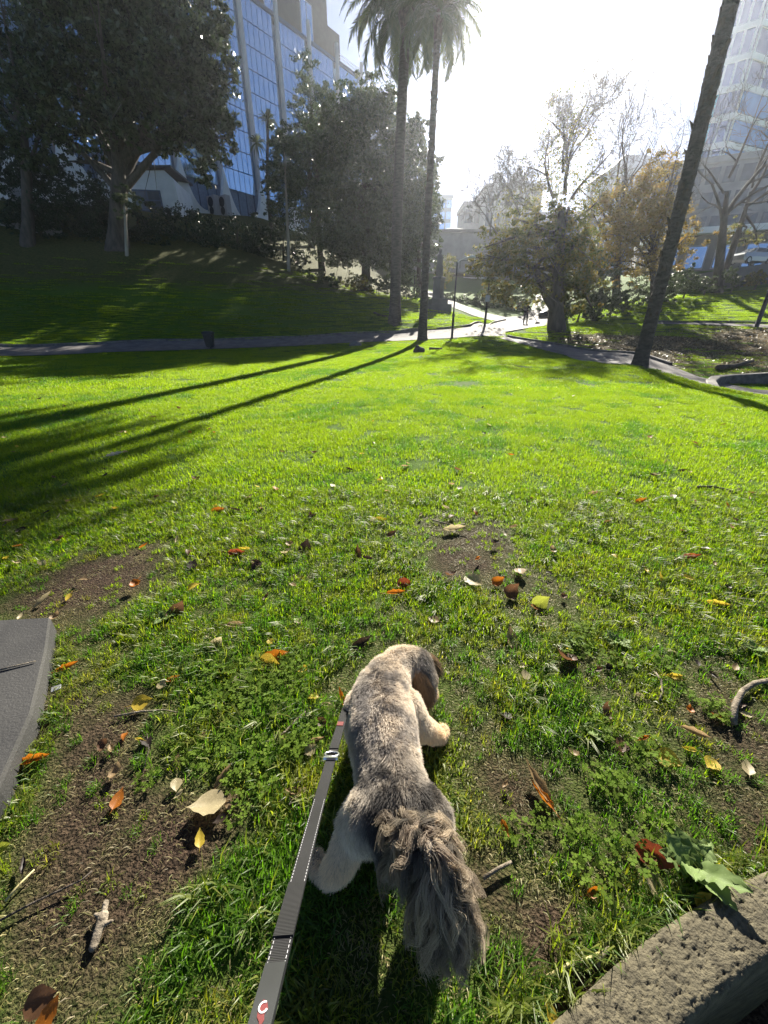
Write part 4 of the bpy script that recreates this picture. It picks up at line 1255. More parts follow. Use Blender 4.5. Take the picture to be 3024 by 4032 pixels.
# pitted wall top, bottom right
m_agg, nt, b = _nodes('pitted_concrete')
nt.links.new(mix_col(nt, noise_fac(nt, 26, .35, .65), (.058, .050, .030), (.125, .108, .066)), b.inputs['Base Color'])
b.inputs['Roughness'].default_value = .92
bump(nt, b, noise_fac(nt, 180, .25, .75, 4), .7, .003)
inner = [atz(px, py, .035) for px, py in ((1990, 4190), (2200, 4005), (2420, 3800), (2600, 3655), (2780, 3545), (2890, 3480), (3024, 3425), (3250, 3330))]
PI_ = resample(inner, 300)
T_ = np.gradient(PI_[:, :2], axis=0)
T_ /= np.linalg.norm(T_, axis=1)[:, None]
N_ = np.stack([T_[:, 1], -T_[:, 0]], -1)
mrow = np.linspace(0, .118, 46)
V = np.zeros((300, 46 + 3, 3))
for j, w in enumerate(mrow):
    V[:, j + 1, :2] = PI_[:, :2] + N_ * w
uv = np.stack([np.broadcast_to((np.arange(300) * np.linalg.norm(PI_[1, :2] - PI_[0, :2]))[:, None], (300, 46)), np.broadcast_to(mrow[None], (300, 46))], -1)
pit = vnoise(uv * np.array([110, 190]), 4) * .6 + vnoise(uv * np.array([220, 330]), 8) * .4
edge = np.minimum(mrow, mrow[::-1])[None]
V[:, 1:47, 2] = .040 - .009 * np.clip(pit - .12, 0, 1) * 1.0 + .0025 * vnoise(uv * 18, 3) - .012 * np.exp(-edge / .006)
V[:, 0] = np.c_[PI_[:, :2] - N_ * .004, np.full(300, -.2)]
V[:, 47] = np.c_[PI_[:, :2] + N_ * (.124), np.full(300, -.02)]
V[:, 48] = np.c_[PI_[:, :2] + N_ * (.126), np.full(300, -.9)]
idx = np.arange(300 * 49).reshape(300, 49)
Fq = np.stack([idx[:-1, :-1], idx[:-1, 1:], idx[1:, 1:], idx[1:, :-1]], -1).reshape(-1, 4)[:, ::-1]
tag(link('low_wall', np_mesh('low_wall', V.reshape(-1, 3), Fq, m_agg, smooth=False)), 'pitted pebbly concrete wall top at the bottom right corner', 'wall')

# ------------------------------------------------------------------ fallen leaves
LCOL = {'orange': (.46, .15, .012), 'yellow': (.62, .46, .05), 'pale': (.50, .42, .24), 'tan': (.36, .25, .13), 'brown': (.15, .075, .035), 'dark': (.035, .022, .016), 'red': (.28, .06, .02), 'lime': (.42, .46, .06), 'grey': (.42, .40, .37)}
LMAT = {}
for k, c in LCOL.items():
    m, nt, b = _nodes('fallen_leaf_' + k)
    f = noise_fac(nt, 26, .3, .72)
    col = mix_col(nt, f, tuple(v * .72 for v in c), c)
    col = mix_col(nt, noise_fac(nt, 70, .62, .70), col, tuple(v * .35 for v in c))
    nt.links.new(col, b.inputs['Base Color'])
    b.inputs['Roughness'].default_value = .5
    tr = nt.nodes.new('ShaderNodeBsdfTranslucent')
    nt.links.new(col, tr.inputs['Color'])
    mx = nt.nodes.new('ShaderNodeMixShader')
    mx.inputs[0].default_value = .5
    nt.links.new(b.outputs[0], mx.inputs[1])
    nt.links.new(tr.outputs[0], mx.inputs[2])
    nt.links.new(mx.outputs[0], nt.nodes['Material Output'].inputs['Surface'])
    LMAT[k] = m


def leaf_geo(wr, curl, fold, twist, seed):
    """unit-length dry leaf, ribbed, with stalk; lies in XY, tip at +X"""
    r = np.random.default_rng(seed)
    n, k = 9, 7
    V, F = [], []
    for i in range(n):
        s = i / (n - 1)
        w = wr * .56 * (math.sin(math.pi * min(1, s ** .72 * .98 + .02)) ** (.7 + .9 * s)) * (1 + r.normal(0, .07))
        a = curl * (s - .5)
        bx, bz = (math.sin(a) / curl if abs(curl) > .05 else s - .5), ((1 - math.cos(a)) / curl if abs(curl) > .05 else 0)
        for j in range(k):
            q = j / (k - 1) * 2 - 1
            rib = .016 * (-1) ** (i + (1 if abs(q) > .5 else 0)) * abs(q)
            V.append((bx + abs(q) * .02, q * w * math.cos(fold * abs(q)), bz + abs(q) * w * math.sin(fold) + rib + twist * q * (s - .4) * w + r.normal(0, .006)))
    for i in range(n - 1):
        for j in range(k - 1):
            F.append((i * k + j, i * k + j + 1, (i + 1) * k + j + 1, (i + 1) * k + j))
    c0 = Vector(V[k // 2])
    mb = MB().add(V, F).tube([c0 + Vector((-.28, .03, .03)), c0 + Vector((-.1, .01, .0)), c0], [.009, .011, .009], 4)
    return mb


LGEO = [leaf_geo(*a) for a in ((.55, .7, .35, .3, 1), (.40, 1.5, .7, .5, 2), (.68, .5, .25, .2, 3), (.34, .9, .9, .8, 4), (.60, 2.2, .5, .3, 5), (.5, -.9, .3, .5, 6))]
LME = {}


def leaf(px, py, L, col, shape, rot, label, tilt=0.0, roll=0.0, group=None, z=.021, name='fallen_leaf'):
    q = G(px, py) if not isinstance(px, Vector) else px
    if not isinstance(px, Vector):
        d = ray(px, py)
        t = (q.z + z - CAM_H) / d.z
        q = Vector((d.x * t, d.y * t, q.z + z))
    key = (col, shape)
    if key not in LME: LME[key] = LGEO[shape].mesh('fallen_leaf', LMAT[col], True)
    o = link(name, LME[key], None, q, (roll, -tilt, R(rot)))
    o.scale = (L, L, L)
    return tag(o, label, 'leaf', group)


for a in [
    (1088, 2585, .125, 'orange', 0, 15, 'large orange leaf tilted up in the grass left of the dog head', .25, .7),
    (1060, 2612, .11, 'yellow', 2, -10, 'orange yellow leaf tucked under the large orange leaf left of the dog head', .1, .6),
    (562, 2765, .08, 'yellow', 2, 20, 'small bright yellow leaf on the grass right of the concrete slab', .1, .4),
    (812, 3172, .115, 'pale', 2, 195, 'large round pale yellow leaf with ribs lying left of the leash', .15, .25),
    (786, 3300, .05, 'yellow', 0, 110, 'small yellow leaf on bare soil just below the large round pale leaf', .2, .3),
    (140, 2990, .12, 'orange', 3, 12, 'long narrow orange leaf on the soil beside the slab edge', .15, .3),
    (268, 2625, .10, 'orange', 3, 30, 'folded orange brown leaf on the soil right of the slab corner', .2, .5),
    (856, 2530, .09, 'pale', 4, 40, 'pale upright leaf in the grass left of the large orange leaf', .7, .8),
    (880, 3055, .09, 'tan', 3, 60, 'brown rolled leaf above the large round pale leaf', .4, .3),
    (932, 2463, .10, 'tan', 1, 5, 'tan bowl shaped leaf in the sunlit grass up and left of the dog', .1, .2),
    (640, 2697, .05, 'pale', 2, -20, 'tiny pale leaf beside the bright yellow leaf', .1, .3),
    (684, 2672, .06, 'orange', 1, 25, 'tiny orange leaf above the bright yellow leaf', .2, .4),
    (2655, 2662, .075, 'yellow', 3, -5, 'narrow golden leaf left of the bent pale stick', .1, .4),
    (2600, 2280, .10, 'yellow', 0, 95, 'yellow green leaf standing upright in the sunlit grass at right', .9, .5),
    (2636, 2990, .085, 'yellow', 2, -55, 'yellow leaf lying below the bent pale stick', .3, .5),
    (2740, 2885, .10, 'tan', 3, -35, 'brown curled leaf just left of the lower end of the bent pale stick', .1, .5),
    (2380, 2795, .08, 'brown', 4, 70, 'dark red brown curled leaf in the grass right of the dog', .5, .6),
    (2105, 3075, .14, 'tan', 3, 110, 'long tan and orange leaf in the grass right of the dog hindquarters', .3, .3),
    (2125, 3130, .10, 'orange', 3, 120, 'narrow orange leaf below the long tan leaf right of the dog', .2, .4),
    (2010, 2510, .12, 'tan', 0, 90, 'tall tan leaf upright in the grass right of the dog head', .6, .4),
    (2825, 2378, .12, 'yellow', 3, -25, 'golden folded leaf near the right edge above the bent pale stick', .15, .5),
    (938, 2178, .14, 'red', 1, -10, 'red brown leaf catching the sun on the lawn left of the bare patch', .2, .6),
    (1560, 2335, .12, 'orange', 3, 5, 'orange leaf lying flat on the lawn straight ahead of the dog', .1, .3),
    (1492, 2052, .14, 'yellow', 0, 0, 'yellow leaf on the lawn straight ahead, beyond the bare patch', .2, .5),
    (455, 1792, .20, 'grey', 3, 25, 'pale grey leaf lying alone on the shaded lawn at left', .2, .4),
    (2590, 3372, .11, 'red', 0, -35, 'red brown leaf under the broad leaved weed', .3, .6),
    (2790, 3402, .10, 'yellow', 1, -20, 'golden leaf right behind the broad leaved weed', .1, .5),
    (2568, 3470, .075, 'pale', 2, 100, 'pale yellow leaf left of the broad leaved weed', .4, .3),
    (2760, 3545, .07, 'yellow', 4, 30, 'yellow curled leaf tucked under the largest weed leaf', .3, .5),
    (2345, 3508, .06, 'orange', 1, 10, 'small orange brown leaf between dog tail and broad leaved weed', .3, .4),
    (1905, 3680, .055, 'pale', 0, 70, 'small pale tan leaf just right of the tail tip', .4, .5),
    (2165, 3990, .055, 'yellow', 0, 110, 'small yellow leaf at the bottom edge by the pitted wall', .5, .4),
    (195, 3985, .06, 'orange', 0, 75, 'orange leaf at the bottom left edge', .4, .4),
    (165, 3935, .07, 'brown', 2, 20, 'brown leaf behind the orange one at the bottom left', .2, .4),
    (8, 3340, .06, 'lime', 0, 20, 'pale green leaf cut by the left edge', .3, .4),
    (1342, 2745, .09, 'orange', 3, 115, 'orange leaf beside the leash clip left of the dog shoulder', .6, .4),
    (1245, 2915, .07, 'tan', 3, 15, 'small tan leaf left of the leash slider ring', .2, .4),
    (1225, 2950, .05, 'pale', 2, 40, 'tiny pale leaf below the small tan one near the leash', .2, .4),
    (172, 2362, .12, 'pale', 3, 65, 'pale leaf standing at the shadow edge behind the slab', .5, .5),
    (1425, 2530, .12, 'dark', 1, 30, 'dark curled leaf in the grass left of the dog neck', .3, .6),
    (700, 2405, .13, 'brown', 4, 60, 'brown leaf standing in the soil patch at left', .6, .5),
    (1200, 2160, .15, 'dark', 4, 80, 'dark brown upright leaf on the lawn ahead left of the bare patch', .7, .5),
    (1405, 2175, .12, 'brown', 1, 95, 'brown leaf standing in grass between red leaf and bare patch', .7, .4),
    (1790, 2085, .20, 'pale', 3, 10, 'long pale leaf lying along the far edge of the bare patch', .1, .4),
    (1870, 2290, .15, 'pale', 0, -60, 'pale ribbed leaf on the near side of the bare patch', .2, .4),
    (1600, 2300, .11, 'red', 4, -30, 'rusty leaf just left of the bare patch', .4, .6),
    (1960, 2290, .10, 'orange', 4, 20, 'orange brown leaf at the right side of the bare patch', .4, .5),
    (2010, 2330, .14, 'brown', 4, 40, 'dark brown crumpled leaf heap right of the bare patch', .4, .6),
    (2130, 2370, .11, 'lime', 2, 10, 'broad dull green leaf leaning in the grass right of the bare patch', .6, .9),
    (2220, 2590, .12, 'brown', 4, 150, 'brown cupped leaf in the dark hollow right of the dog', .4, .5),
    (860, 2010, .12, 'orange', 0, 10, 'orange yellow leaf on the lawn left of centre', .25, .7),
    (2340, 1945, .14, 'tan', 3, 5, 'thin tan leaf lying on the lawn at right of centre', .1, .3),
    (2720, 2195, .13, 'red', 1, 0, 'dark red leaf on the sunlit lawn at far right', .2, .4),
    (2520, 1975, .14, 'orange', 1, 20, 'orange leaf on the sunlit lawn at right', .25, .5),
    (1675, 2790, .07, 'red', 1, 60, 'rust red leaf against the dog right shoulder', .5, .4),
]:
    leaf(*a[:7], tilt=a[7], roll=a[8])

# the smaller scatter: brown, tan and black leaves over the lawn, no two of a look in one place
COLW = {'dark': 'black brown', 'brown': 'brown', 'tan': 'tan', 'pale': 'pale', 'yellow': 'yellow', 'orange': 'orange'}
SHW = ['flat oval', 'folded', 'broad', 'narrow', 'curled', 'arched']
used = set()
cnt = 0
rs = np.random.default_rng(77)
for _ in range(900):
    py = 2016 - rs.random() * 560 + rs.random() ** 1.5 * 1500
    px = rs.uniform(20, 3000)
    col = rs.choice(['dark', 'brown', 'tan', 'pale', 'yellow', 'orange'], p=[.24, .24, .2, .14, .09, .09])
    shp = int(rs.integers(0, 6))
    if cnt >= 215 or py > 3950 or (1300 < px < 1950 and 2480 < py): continue
    if py < 1560 and px > 2300: continue
    q = G(px, py)
    if q.y > 17 or (-2.9 < q.x < -1.05 and q.y < 1.5) or Vector((q.x, q.y)).length < .5: continue
    if (q.x - WALL_A[0]) * -WALL_B[1] + (q.y - WALL_A[1]) * WALL_B[0] < .14 and q.x > .3: continue
    if q.y > 8: zn = 'on the far lawn near the palm shadows' if px < 1512 else 'on the far sunlit lawn towards the leaning palm'
    elif q.y > 3.6: zn = 'on the shaded lawn at left' if px < 900 else ('on the middle lawn straight ahead' if px < 1900 else 'on the middle lawn at right')
    elif q.y > 1.7: zn = 'around the soil patch behind the slab' if px < 700 else ('ahead left of the dog' if px < 1450 else ('around the bare patch ahead of the dog' if px < 2200 else 'in the sunlit grass at far right'))
    elif q.y > .8: zn = 'beside the concrete slab' if px < 500 else ('between slab and leash' if px < 1400 else ('right of the dog head' if px < 2400 else 'near the bent stick'))
    else: zn = 'on the soil at bottom left' if px < 1300 else 'between the tail and the pitted wall'
    if (col, shp, zn) in used: continue
    used.add((col, shp, zn))
    leaf(q + Vector((0, 0, .032 if q.y > 1.7 else .016)), 0, rs.uniform(.036, .068) * (1 if q.y < 1.7 else (1.45 if q.y < 6 else 1.8)), col, shp, rs.uniform(0, 360), f'small {SHW[shp]} {COLW[col]} leaf {zn}', rs.uniform(-.1, .35) * (2 if q.y > 2 else 1), rs.uniform(-.35, .4) * (2 if q.y > 2 else 1), 'small fallen leaves ' + zn)
    cnt += 1

# ---- sticks and twigs
m_stick = mat('pale_dead_wood', (.09, .072, .05), (.25, .21, .155), 40, .9, bmp=.8, bscale=120, bdist=.004)
m_straw = mat('straw_stem', (.42, .36, .16), (.55, .48, .24), 14, .7)
for pts, r0, r1, m, lab in (
        ([(2878, 2862), (2885, 2790), (2915, 2735), (2960, 2706), (3040, 2690)], .012, .009, m_stick, 'thick bent pale stick lying at the right edge'),
        ([(975, 2965), (1080, 2925), (1130, 2890), (1165, 2850), (1205, 2815)], .0055, .004, m_stick, 'crooked pale twig lying left of the leash slider ring'),
        ([(455, 2832), (560, 2812), (650, 2806), (735, 2822)], .004, .002, m_stick, 'thin grey twig under the bright yellow leaf'),
        ([(2150, 3858), (2230, 3810), (2310, 3785), (2372, 3755)], .0045, .003, m_straw, 'yellow creeping stem beside the pitted wall'),
        ([(2345, 3812), (2365, 3770), (2392, 3745)], .006, .005, m_stick, 'stubby brown twig beside the yellow creeping stem'),
        ([(0, 2637), (70, 2620), (140, 2603)], .004, .002, m_stick, 'thin twig lying across the grey slab'),
        ([(30, 3560), (90, 3490), (145, 3435)], .004, .002, m_straw, 'straw stem near the left edge of the soil'),
        ([(0, 3640), (130, 3570), (330, 3475), (370, 3440)], .003, .002, m_bark, 'long dark twig across the soil at bottom left'),
        ([(2572, 2655), (2598, 2690), (2602, 2740), (2590, 2770)], .005, .004, m_stick, 'curved grey twig left of the narrow golden leaf'),
        ([(2740, 1930), (2800, 1928), (2860, 1940), (2900, 1955)], .016, .008, m_bark, 'dark curved branch on the sunlit lawn near the right edge'),
        ([(1900, 3470), (1960, 3430), (2010, 3405)], .005, .004, m_stick, 'thin pale root right of the dog tail'),
        ([(565, 3055), (590, 2960), (583, 2900)], .002, .0015, m_bark, 'thin dark stalk on the soil above the large round pale leaf'),
        ([(1700, 2055), (1790, 2080), (1830, 2070)], .006, .004, m_stick, 'pale twig at the far edge of the bare patch')):
    P = [G(*p) for p in pts]
    dz = .092 if 'slab' in lab else .012
    P = [p + Vector((0, 0, r0 + dz)) for p in P]
    if 'slab' in lab: P = [atz(px, py, .098) for px, py in pts]
    q = P[0].copy()
    o = MB().tube([p - q for p in P], list(np.linspace(r0, r1, len(P))), 7).build('stick' if r0 > .005 else 'twig', m, None, q, smooth=True)
    tag(o, lab, 'stick' if r0 > .005 else 'twig')
q = G(395, 3690)
kn = organic('twig', [((0, -.02, .012), .010, (-.008, .03, .016), .013), ((-.005, .015, .015), .006, (.02, .022, .02), .005), ((-.005, .03, .015), .006, (-.03, .035, .018), .005), ((-.008, .03, .016), .006, (-.016, .055, .02), .008)], .004, 1, m_stick, loc=q)
tag(kn, 'pale knobbly broken twig on the soil at bottom left', 'twig')
q = G(228, 2722)
tag(MB().add([(-.017, -.009, .0), (.017, -.007, .004), (.015, .01, .010), (-.017, .008, .008), (-.017, -.009, .002), (.017, -.007, .006), (.015, .01, .012), (-.017, .008, .010)], [(3, 2, 1, 0), (4, 5, 6, 7), (0, 1, 5, 4), (1, 2, 6, 5), (2, 3, 7, 6), (3, 0, 4, 7)]).build('paper_scrap', mat('white_paper', (.45, .45, .47), (.6, .6, .62), 9, .7), None, q + Vector((0, 0, .012)), (0, 0, .4)), 'white scrap of paper on the soil beside the slab', 'paper')

# ---- broad leaved weeds
m_weed = leaf_mat('weed_leaf', (.12, .19, .05), (.21, .29, .10), .4, .6, spec=.25)


def weed_leaf(L, W, seed):
    r = np.random.default_rng(seed)
    n, k = 13, 7
    V, F = [], []
    for i in range(n):
        s = i / (n - 1)
        w = W * .5 * (math.sin(math.pi * (s * .93 + .06)) ** .8) * (1 + .24 * math.sin(i * 2.1 + seed))
        for j in range(k):
            q = j / (k - 1) * 2 - 1
            V.append((s * L, q * w, L * (.30 * s - .38 * s * s) + abs(q) * w * .3 + r.normal(0, .0025) + .004 * math.cos(i * 2.2) * abs(q)))
    for i in range(n - 1):
        for j in range(k - 1): F.append((i * k + j, i * k + j + 1, (i + 1) * k + j + 1, (i + 1) * k + j))
    me = MB().add(V, F).mesh('leaf', m_weed, True)
    a = me.attributes.new('tint', 'FLOAT', 'POINT')
    a.data.foreach_set('value', np.clip(r.uniform(.2, .9) + r.normal(0, .12, len(V)), 0, 1).astype(np.float32))
    return me


for px, py, n, L, lab, z in ((2712, 3440, 8, .105, 'broad leaved green weed growing against the pitted wall', .03), (2335, 2905, 9, .045, 'small lobed weed in the grass right of the dog', .02), (2255, 2545, 8, .05, 'small bright weed beside the dark hollow right of the dog head', .02),
                             (2420, 2540, 8, .06, 'pale leaved weed in the grass ahead right of the dog', .02), (2960, 2575, 7, .06, 'small pale weed at the right edge above the bent stick', .02), (650, 2440, 6, .05, 'small weed beside the soil patch at left', .02)):
    q = G(px, py)
    t = thing('weed', lab, 'plant', q)
    for i in range(n):
        o = link('leaf', weed_leaf(L * rng.uniform(.75, 1.25), L * .55, 3 + i + int(px)), t, (rng.normal(0, .006), rng.normal(0, .006), z * .5), (rng.normal(0, .2), -rng.uniform(.3, .9), i * 2.4 + rng.normal(0, .3)))
    MB().tube([(0, 0, -.02), (0, 0, z)], [.006, .004], 6).build('stem', m_straw, t)

# ------------------------------------------------------------------ the dog
m_dogskin = mat('dog_undercoat', (.22, .18, .14), (.30, .25, .19), 14, .95)
DOG = [((.045, .475, .265), .072, (.032, .535, .266), .094), ((.032, .535, .266), .094, (.015, .62, .268), .086), ((.015, .62, .268), .086, (-.004, .75, .266), .100), ((-.004, .75, .266), .100, (-.008, .86, .262), .093),
       ((-.008, .86, .262), .093, (.012, .95, .245), .074), ((.012, .95, .245), .072, (.055, 1.02, .232), .062), ((.055, 1.02, .232), .062, (.112, 1.04, .205), .066), ((.112, 1.04, .205), .064, (.150, 1.01, .165), .046), ((.150, 1.01, .160), .040, (.168, .985, .120), .030),
       ((-.02, .75, .23), .085, (.0, .62, .24), .075),
       # hind legs: thigh, shank back to the hock, upright pastern, paw
       ((-.018, .535, .25), .074, (-.078, .54, .155), .046), ((-.078, .54, .155), .044, (-.122, .492, .08), .032), ((-.122, .492, .08), .031, (-.146, .492, .036), .029), ((-.146, .492, .030), .029, (-.196, .535, .024), .025),
       ((.09, .53, .25), .072, (.125, .56, .165), .050), ((.125, .56, .165), .048, (.140, .50, .09), .033), ((.14, .50, .09), .032, (.145, .50, .035), .029), ((.145, .50, .03), .029, (.160, .54, .024), .026),
       # front legs
       ((.065, .85, .225), .060, (.115, .835, .15), .044), ((.115, .835, .15), .042, (.165, .865, .07), .032), ((.165, .865, .07), .032, (.192, .885, .028), .028), ((.192, .885, .027), .029, (.212, .905, .024), .025),
       ((-.075, .86, .215), .056, (-.085, .83, .13), .040), ((-.085, .83, .13), .038, (-.09, .87, .05), .030), ((-.09, .87, .05), .030, (-.09, .90, .026), .027)]
dog = organic('dog', DOG, .0085, 5, m_dogskin)
tag(dog, 'shaggy grey and cream dog on a leash, seen from behind, sniffing to the right', 'dog')


def fur_mat(name, rough=.55, tr=.25):
    m, nt, b = _nodes(name)
    c = attr(nt, 'fur_color').outputs['Color']
    nt.links.new(c, b.inputs['Base Color'])
    b.inputs['Roughness'].default_value = rough
    b.inputs['Specular IOR Level'].default_value = .3
    t = nt.nodes.new('ShaderNodeBsdfTranslucent')
    nt.links.new(c, t.inputs['Color'])
    mx = nt.nodes.new('ShaderNodeMixShader')
    mx.inputs[0].default_value = tr
    nt.links.new(b.outputs[0], mx.inputs[1])
    nt.links.new(t.outputs[0], mx.inputs[2])
    nt.links.new(mx.outputs[0], nt.nodes['Material Output'].inputs['Surface'])
    return m


m_fur = fur_mat('dog_fur')


m_fur_tail = fur_mat('tail_fur', .5, .5)


def hair_obj(name, P, rad, col, parent, material=None):
    """P (n, k, 3) strands, rad (k,) or (n, k), col (n, 3) or (n, k, 3)"""
    n, k = P.shape[:2]
    hc = bpy.data.hair_curves.new(name)
    hc.add_curves([k] * n)
    hc.attributes['position'].data.foreach_set('vector', P.astype(np.float32).ravel())
    a = hc.attributes.new('radius', 'FLOAT', 'POINT') if 'radius' not in hc.attributes else hc.attributes['radius']
    a.data.foreach_set('value', np.broadcast_to(rad, (n, k)).astype(np.float32).ravel())
    if col.ndim == 2: col = np.repeat(col[:, None, :], k, 1)
    a = hc.attributes.new('fur_color', 'FLOAT_COLOR', 'POINT')
    a.data.foreach_set('color', np.concatenate([col, np.ones((n, k, 1))], -1).astype(np.float32).ravel())
    hc.materials.append(material or m_fur)
    return link(name, hc, parent)


def surface_samples(me, n, r):
    me.calc_loop_triangles()
    V = np.empty(len(me.vertices) * 3, np.float32)
    me.vertices.foreach_get('co', V)
    V = V.reshape(-1, 3)
    NV = np.empty(len(me.vertices) * 3, np.float32)
    me.vertices.foreach_get('normal', NV)
    NV = NV.reshape(-1, 3)
    T = np.empty(len(me.loop_triangles) * 3, np.int32)
    me.loop_triangles.foreach_get('vertices', T)
    T = T.reshape(-1, 3)
    A = np.linalg.norm(np.cross(V[T[:, 1]] - V[T[:, 0]], V[T[:, 2]] - V[T[:, 0]]), axis=1)
    i = r.choice(len(T), n, p=A / A.sum())
    u, v = r.random(n), r.random(n)
    f = u + v > 1
    u[f], v[f] = 1 - u[f], 1 - v[f]
    w = np.stack([1 - u - v, u, v], -1)
    P = (V[T[i]] * w[..., None]).sum(1)
    N = (NV[T[i]] * w[..., None]).sum(1)
    return P, N / np.linalg.norm(N, axis=1)[:, None]


CREAM, TAN, GREY, DARK = np.array((.80, .71, .59)), np.array((.60, .53, .455)), np.array((.27, .25, .24)), np.array((.06, .055, .052))


def coat(P):
    """the coat's own colour: cream sides and legs, grey brown saddle, dark rump, dark head side"""
    x, y, z = P.T
    n1 = fbm(np.stack([x * 16 + 3, y * 16], -1), 31)
    n2 = fbm(np.stack([x * 45, y * 30 + z * 30], -1), 41)
    sx = lambda a, lo, hi: np.clip((a - lo) / (hi - lo), 0, 1)
    c = CREAM[None] * np.ones((len(P), 1))
    back = sx(z, .26, .33)
    k = (np.clip(.62 + n1 * 1.0 + n2 * .5, 0, 1) * back)[:, None]
    c = c * (1 - k) + TAN * k
    k = (np.clip((n1 * 1.3 + n2 * .9 + .02) * 1.7, 0, .8) * back)[:, None]
    c = c * (1 - k) + GREY * k
    sh = np.exp(-((x + .02) / .045) ** 2 - ((y - .90) / .065) ** 2)
    k = (np.clip(sh * (.9 + n2), 0, .85) * back)[:, None]
    c = c * (1 - k) + GREY * .7 * k
    rump = sx(-y, -.67, -.56) * sx(x, -.08, -.02) * sx(z, .20, .30)
    k = np.clip(rump * (1.0 + n2 * .9), 0, .95)[:, None]
    c = c * (1 - k) + (DARK * 1.1) * k
    hd = sx(x, .085, .125) * sx(y, .93, .98)
    k = np.clip(hd * (.8 + n2), 0, .9)[:, None]
    c = c * (1 - k) + GREY * .55 * k
    low = sx(-z, -.2, -.1)[:, None]
    c = c * (1 - low) + np.array((.88, .70, .48)) * low
    return c


rs = np.random.default_rng(5)
N_FUR = 135000
P, N = surface_samples(dog.data, N_FUR, rs)
flow = np.stack([np.zeros(N_FUR), -np.ones(N_FUR), np.where(P[:, 2] < .16, -1.6, -.25)], -1)
flow[:, 0] += .5 * vnoise(np.stack([P[:, 0] * 24, P[:, 1] * 24], -1), 9)
flow[:, 2] += .5 * vnoise(np.stack([P[:, 2] * 24, P[:, 1] * 24], -1), 19)
flow -= N * (flow * N).sum(1)[:, None]
flow /= np.linalg.norm(flow, axis=1)[:, None] + 1e-9
ln = (.0095 + .004 * vnoise(np.stack([P[:, 0] * 30, P[:, 1] * 30], -1), 2)) * rs.uniform(.7, 1.3, N_FUR)
ln *= np.where(P[:, 1] < .56, 1.35, 1) * np.where(P[:, 2] < .07, .75, 1)
# locks: hair roots lean towards their lock's centre
P2 = P + .009 * np.stack([vnoise(P[:, 1:] * 55, 91), vnoise(P[:, :2] * 55, 92), vnoise(P[:, ::2] * 55, 93)], -1)
lock = np.floor(P2 * 85 + rs.normal(0, .12, P.shape))
lc = (lock + .5) / 85
s = np.linspace(0, 1, 5)
D = N * .62 + flow * .75 + rs.normal(0, .16, (N_FUR, 3))
D /= np.linalg.norm(D, axis=1)[:, None]
S = P[:, None, :] - N[:, None, :] * .001 + D[:, None, :] * (ln[:, None] * s)[..., None] + flow[:, None, :] * (ln[:, None] * s ** 2 * .45)[..., None]
S += (lc + N * .012 - P)[:, None, :] * (.26 * s ** 1.5)[None, :, None]
col = coat(P) * rs.uniform(.78, 1.2, (N_FUR, 1))
hair_obj('fur', S, np.array([.00046, .00042, .00036, .00026, .0001]), col, dog)

# head details
m_nose = mat('dog_nose', (.012, .01, .01), (.02, .018, .017), 30, .3)
MB().lathe([(.002, -.011), (.010, -.008), (.014, 0), (.010, .009), (.002, .011)], 10, (.176, .974, .104)).build('nose', m_nose, dog, smooth=True)
for p in ((.168, 1.032, .212), (.128, .985, .205)):
    MB().lathe([(.001, -.009), (.007, -.006), (.009, 0), (.007, .006), (.001, .009)], 10, p).build('eye', m_nose, dog, smooth=True)
MB().tube([(.150, .975, .118), (.163, .966, .112), (.172, .966, .108)], .003, 5).build('mouth', m_nose, dog)


def ear(c, d, seed):
    c, d = Vector(c), Vector(d)
    e = organic('ear', [(c, .017, c + d * .5, .024), (c + d * .5, .024, c + d, .016)], .006, 3, m_dogskin, dog)
    r = np.random.default_rng(seed)
    n = 9000
    P, N = surface_samples(e.data, n, r)
    dd = np.array(d.normalized())
    s = np.linspace(0, 1, 6)
    L = r.uniform(.02, .042, n)
    lk = np.floor(P * 60) / 60 + .008
    D = N * .45 + dd * .9 + r.normal(0, .12, (n, 3))
    S = P[:, None] + D[:, None] * (L[:, None] * s)[..., None] + np.array([0, 0, -1]) * (L[:, None] * s ** 2 * .5)[..., None] + (lk - P)[:, None] * (.3 * s)[None, :, None]
    t = np.clip((P[:, 2] - .13) / .1, 0, 1)[:, None]
    col = (np.array((.10, .075, .055)) * (1 - t) + np.array((.30, .20, .12)) * t) * r.uniform(.6, 1.3, (n, 1))
    hair_obj('ear_fur', S, np.array([.0006, .00055, .0005, .0004, .0003, .0001]), col, e)


ear((.120, .985, .235), (.028, -.012, -.085), 1)
ear((.150, 1.065, .225), (.04, .03, -.085), 2)

# tail: core and a long wavy plume
TP = np.array([(.045, .47, .315), (.062, .435, .375), (.088, .405, .395), (.112, .382, .36), (.122, .368, .335), (.130, .352, .285), (.134, .342, .245)])
caps = [(TP[i], .020 - .0015 * i, TP[i + 1], .019 - .0015 * i) for i in range(len(TP) - 1)]
tail = organic('tail', caps, .006, 3, m_dogskin, dog)
cum = np.r_[0, np.cumsum(np.linalg.norm(np.diff(TP, axis=0), axis=1))]
tcurve = lambda q: np.stack([np.interp(q * cum[-1], cum, TP[:, k]) for k in range(3)], -1)
rs = np.random.default_rng(15)
NL, PER, KS = 760, 46, 12
q = rs.random(NL) ** .85 * .97
base = tcurve(q)
tang = tcurve(np.clip(q + .03, 0, 1)) - tcurve(np.clip(q - .03, 0, 1))
tang /= np.linalg.norm(tang, axis=1)[:, None]
out = rs.normal(size=(NL, 3))
out -= tang * (out * tang).sum(1)[:, None]
out /= np.linalg.norm(out, axis=1)[:, None]
LL = rs.uniform(.075, .13, NL) * (1 - .25 * q) * np.where(q < .12, .6, 1)
s = np.linspace(0, 1, KS)
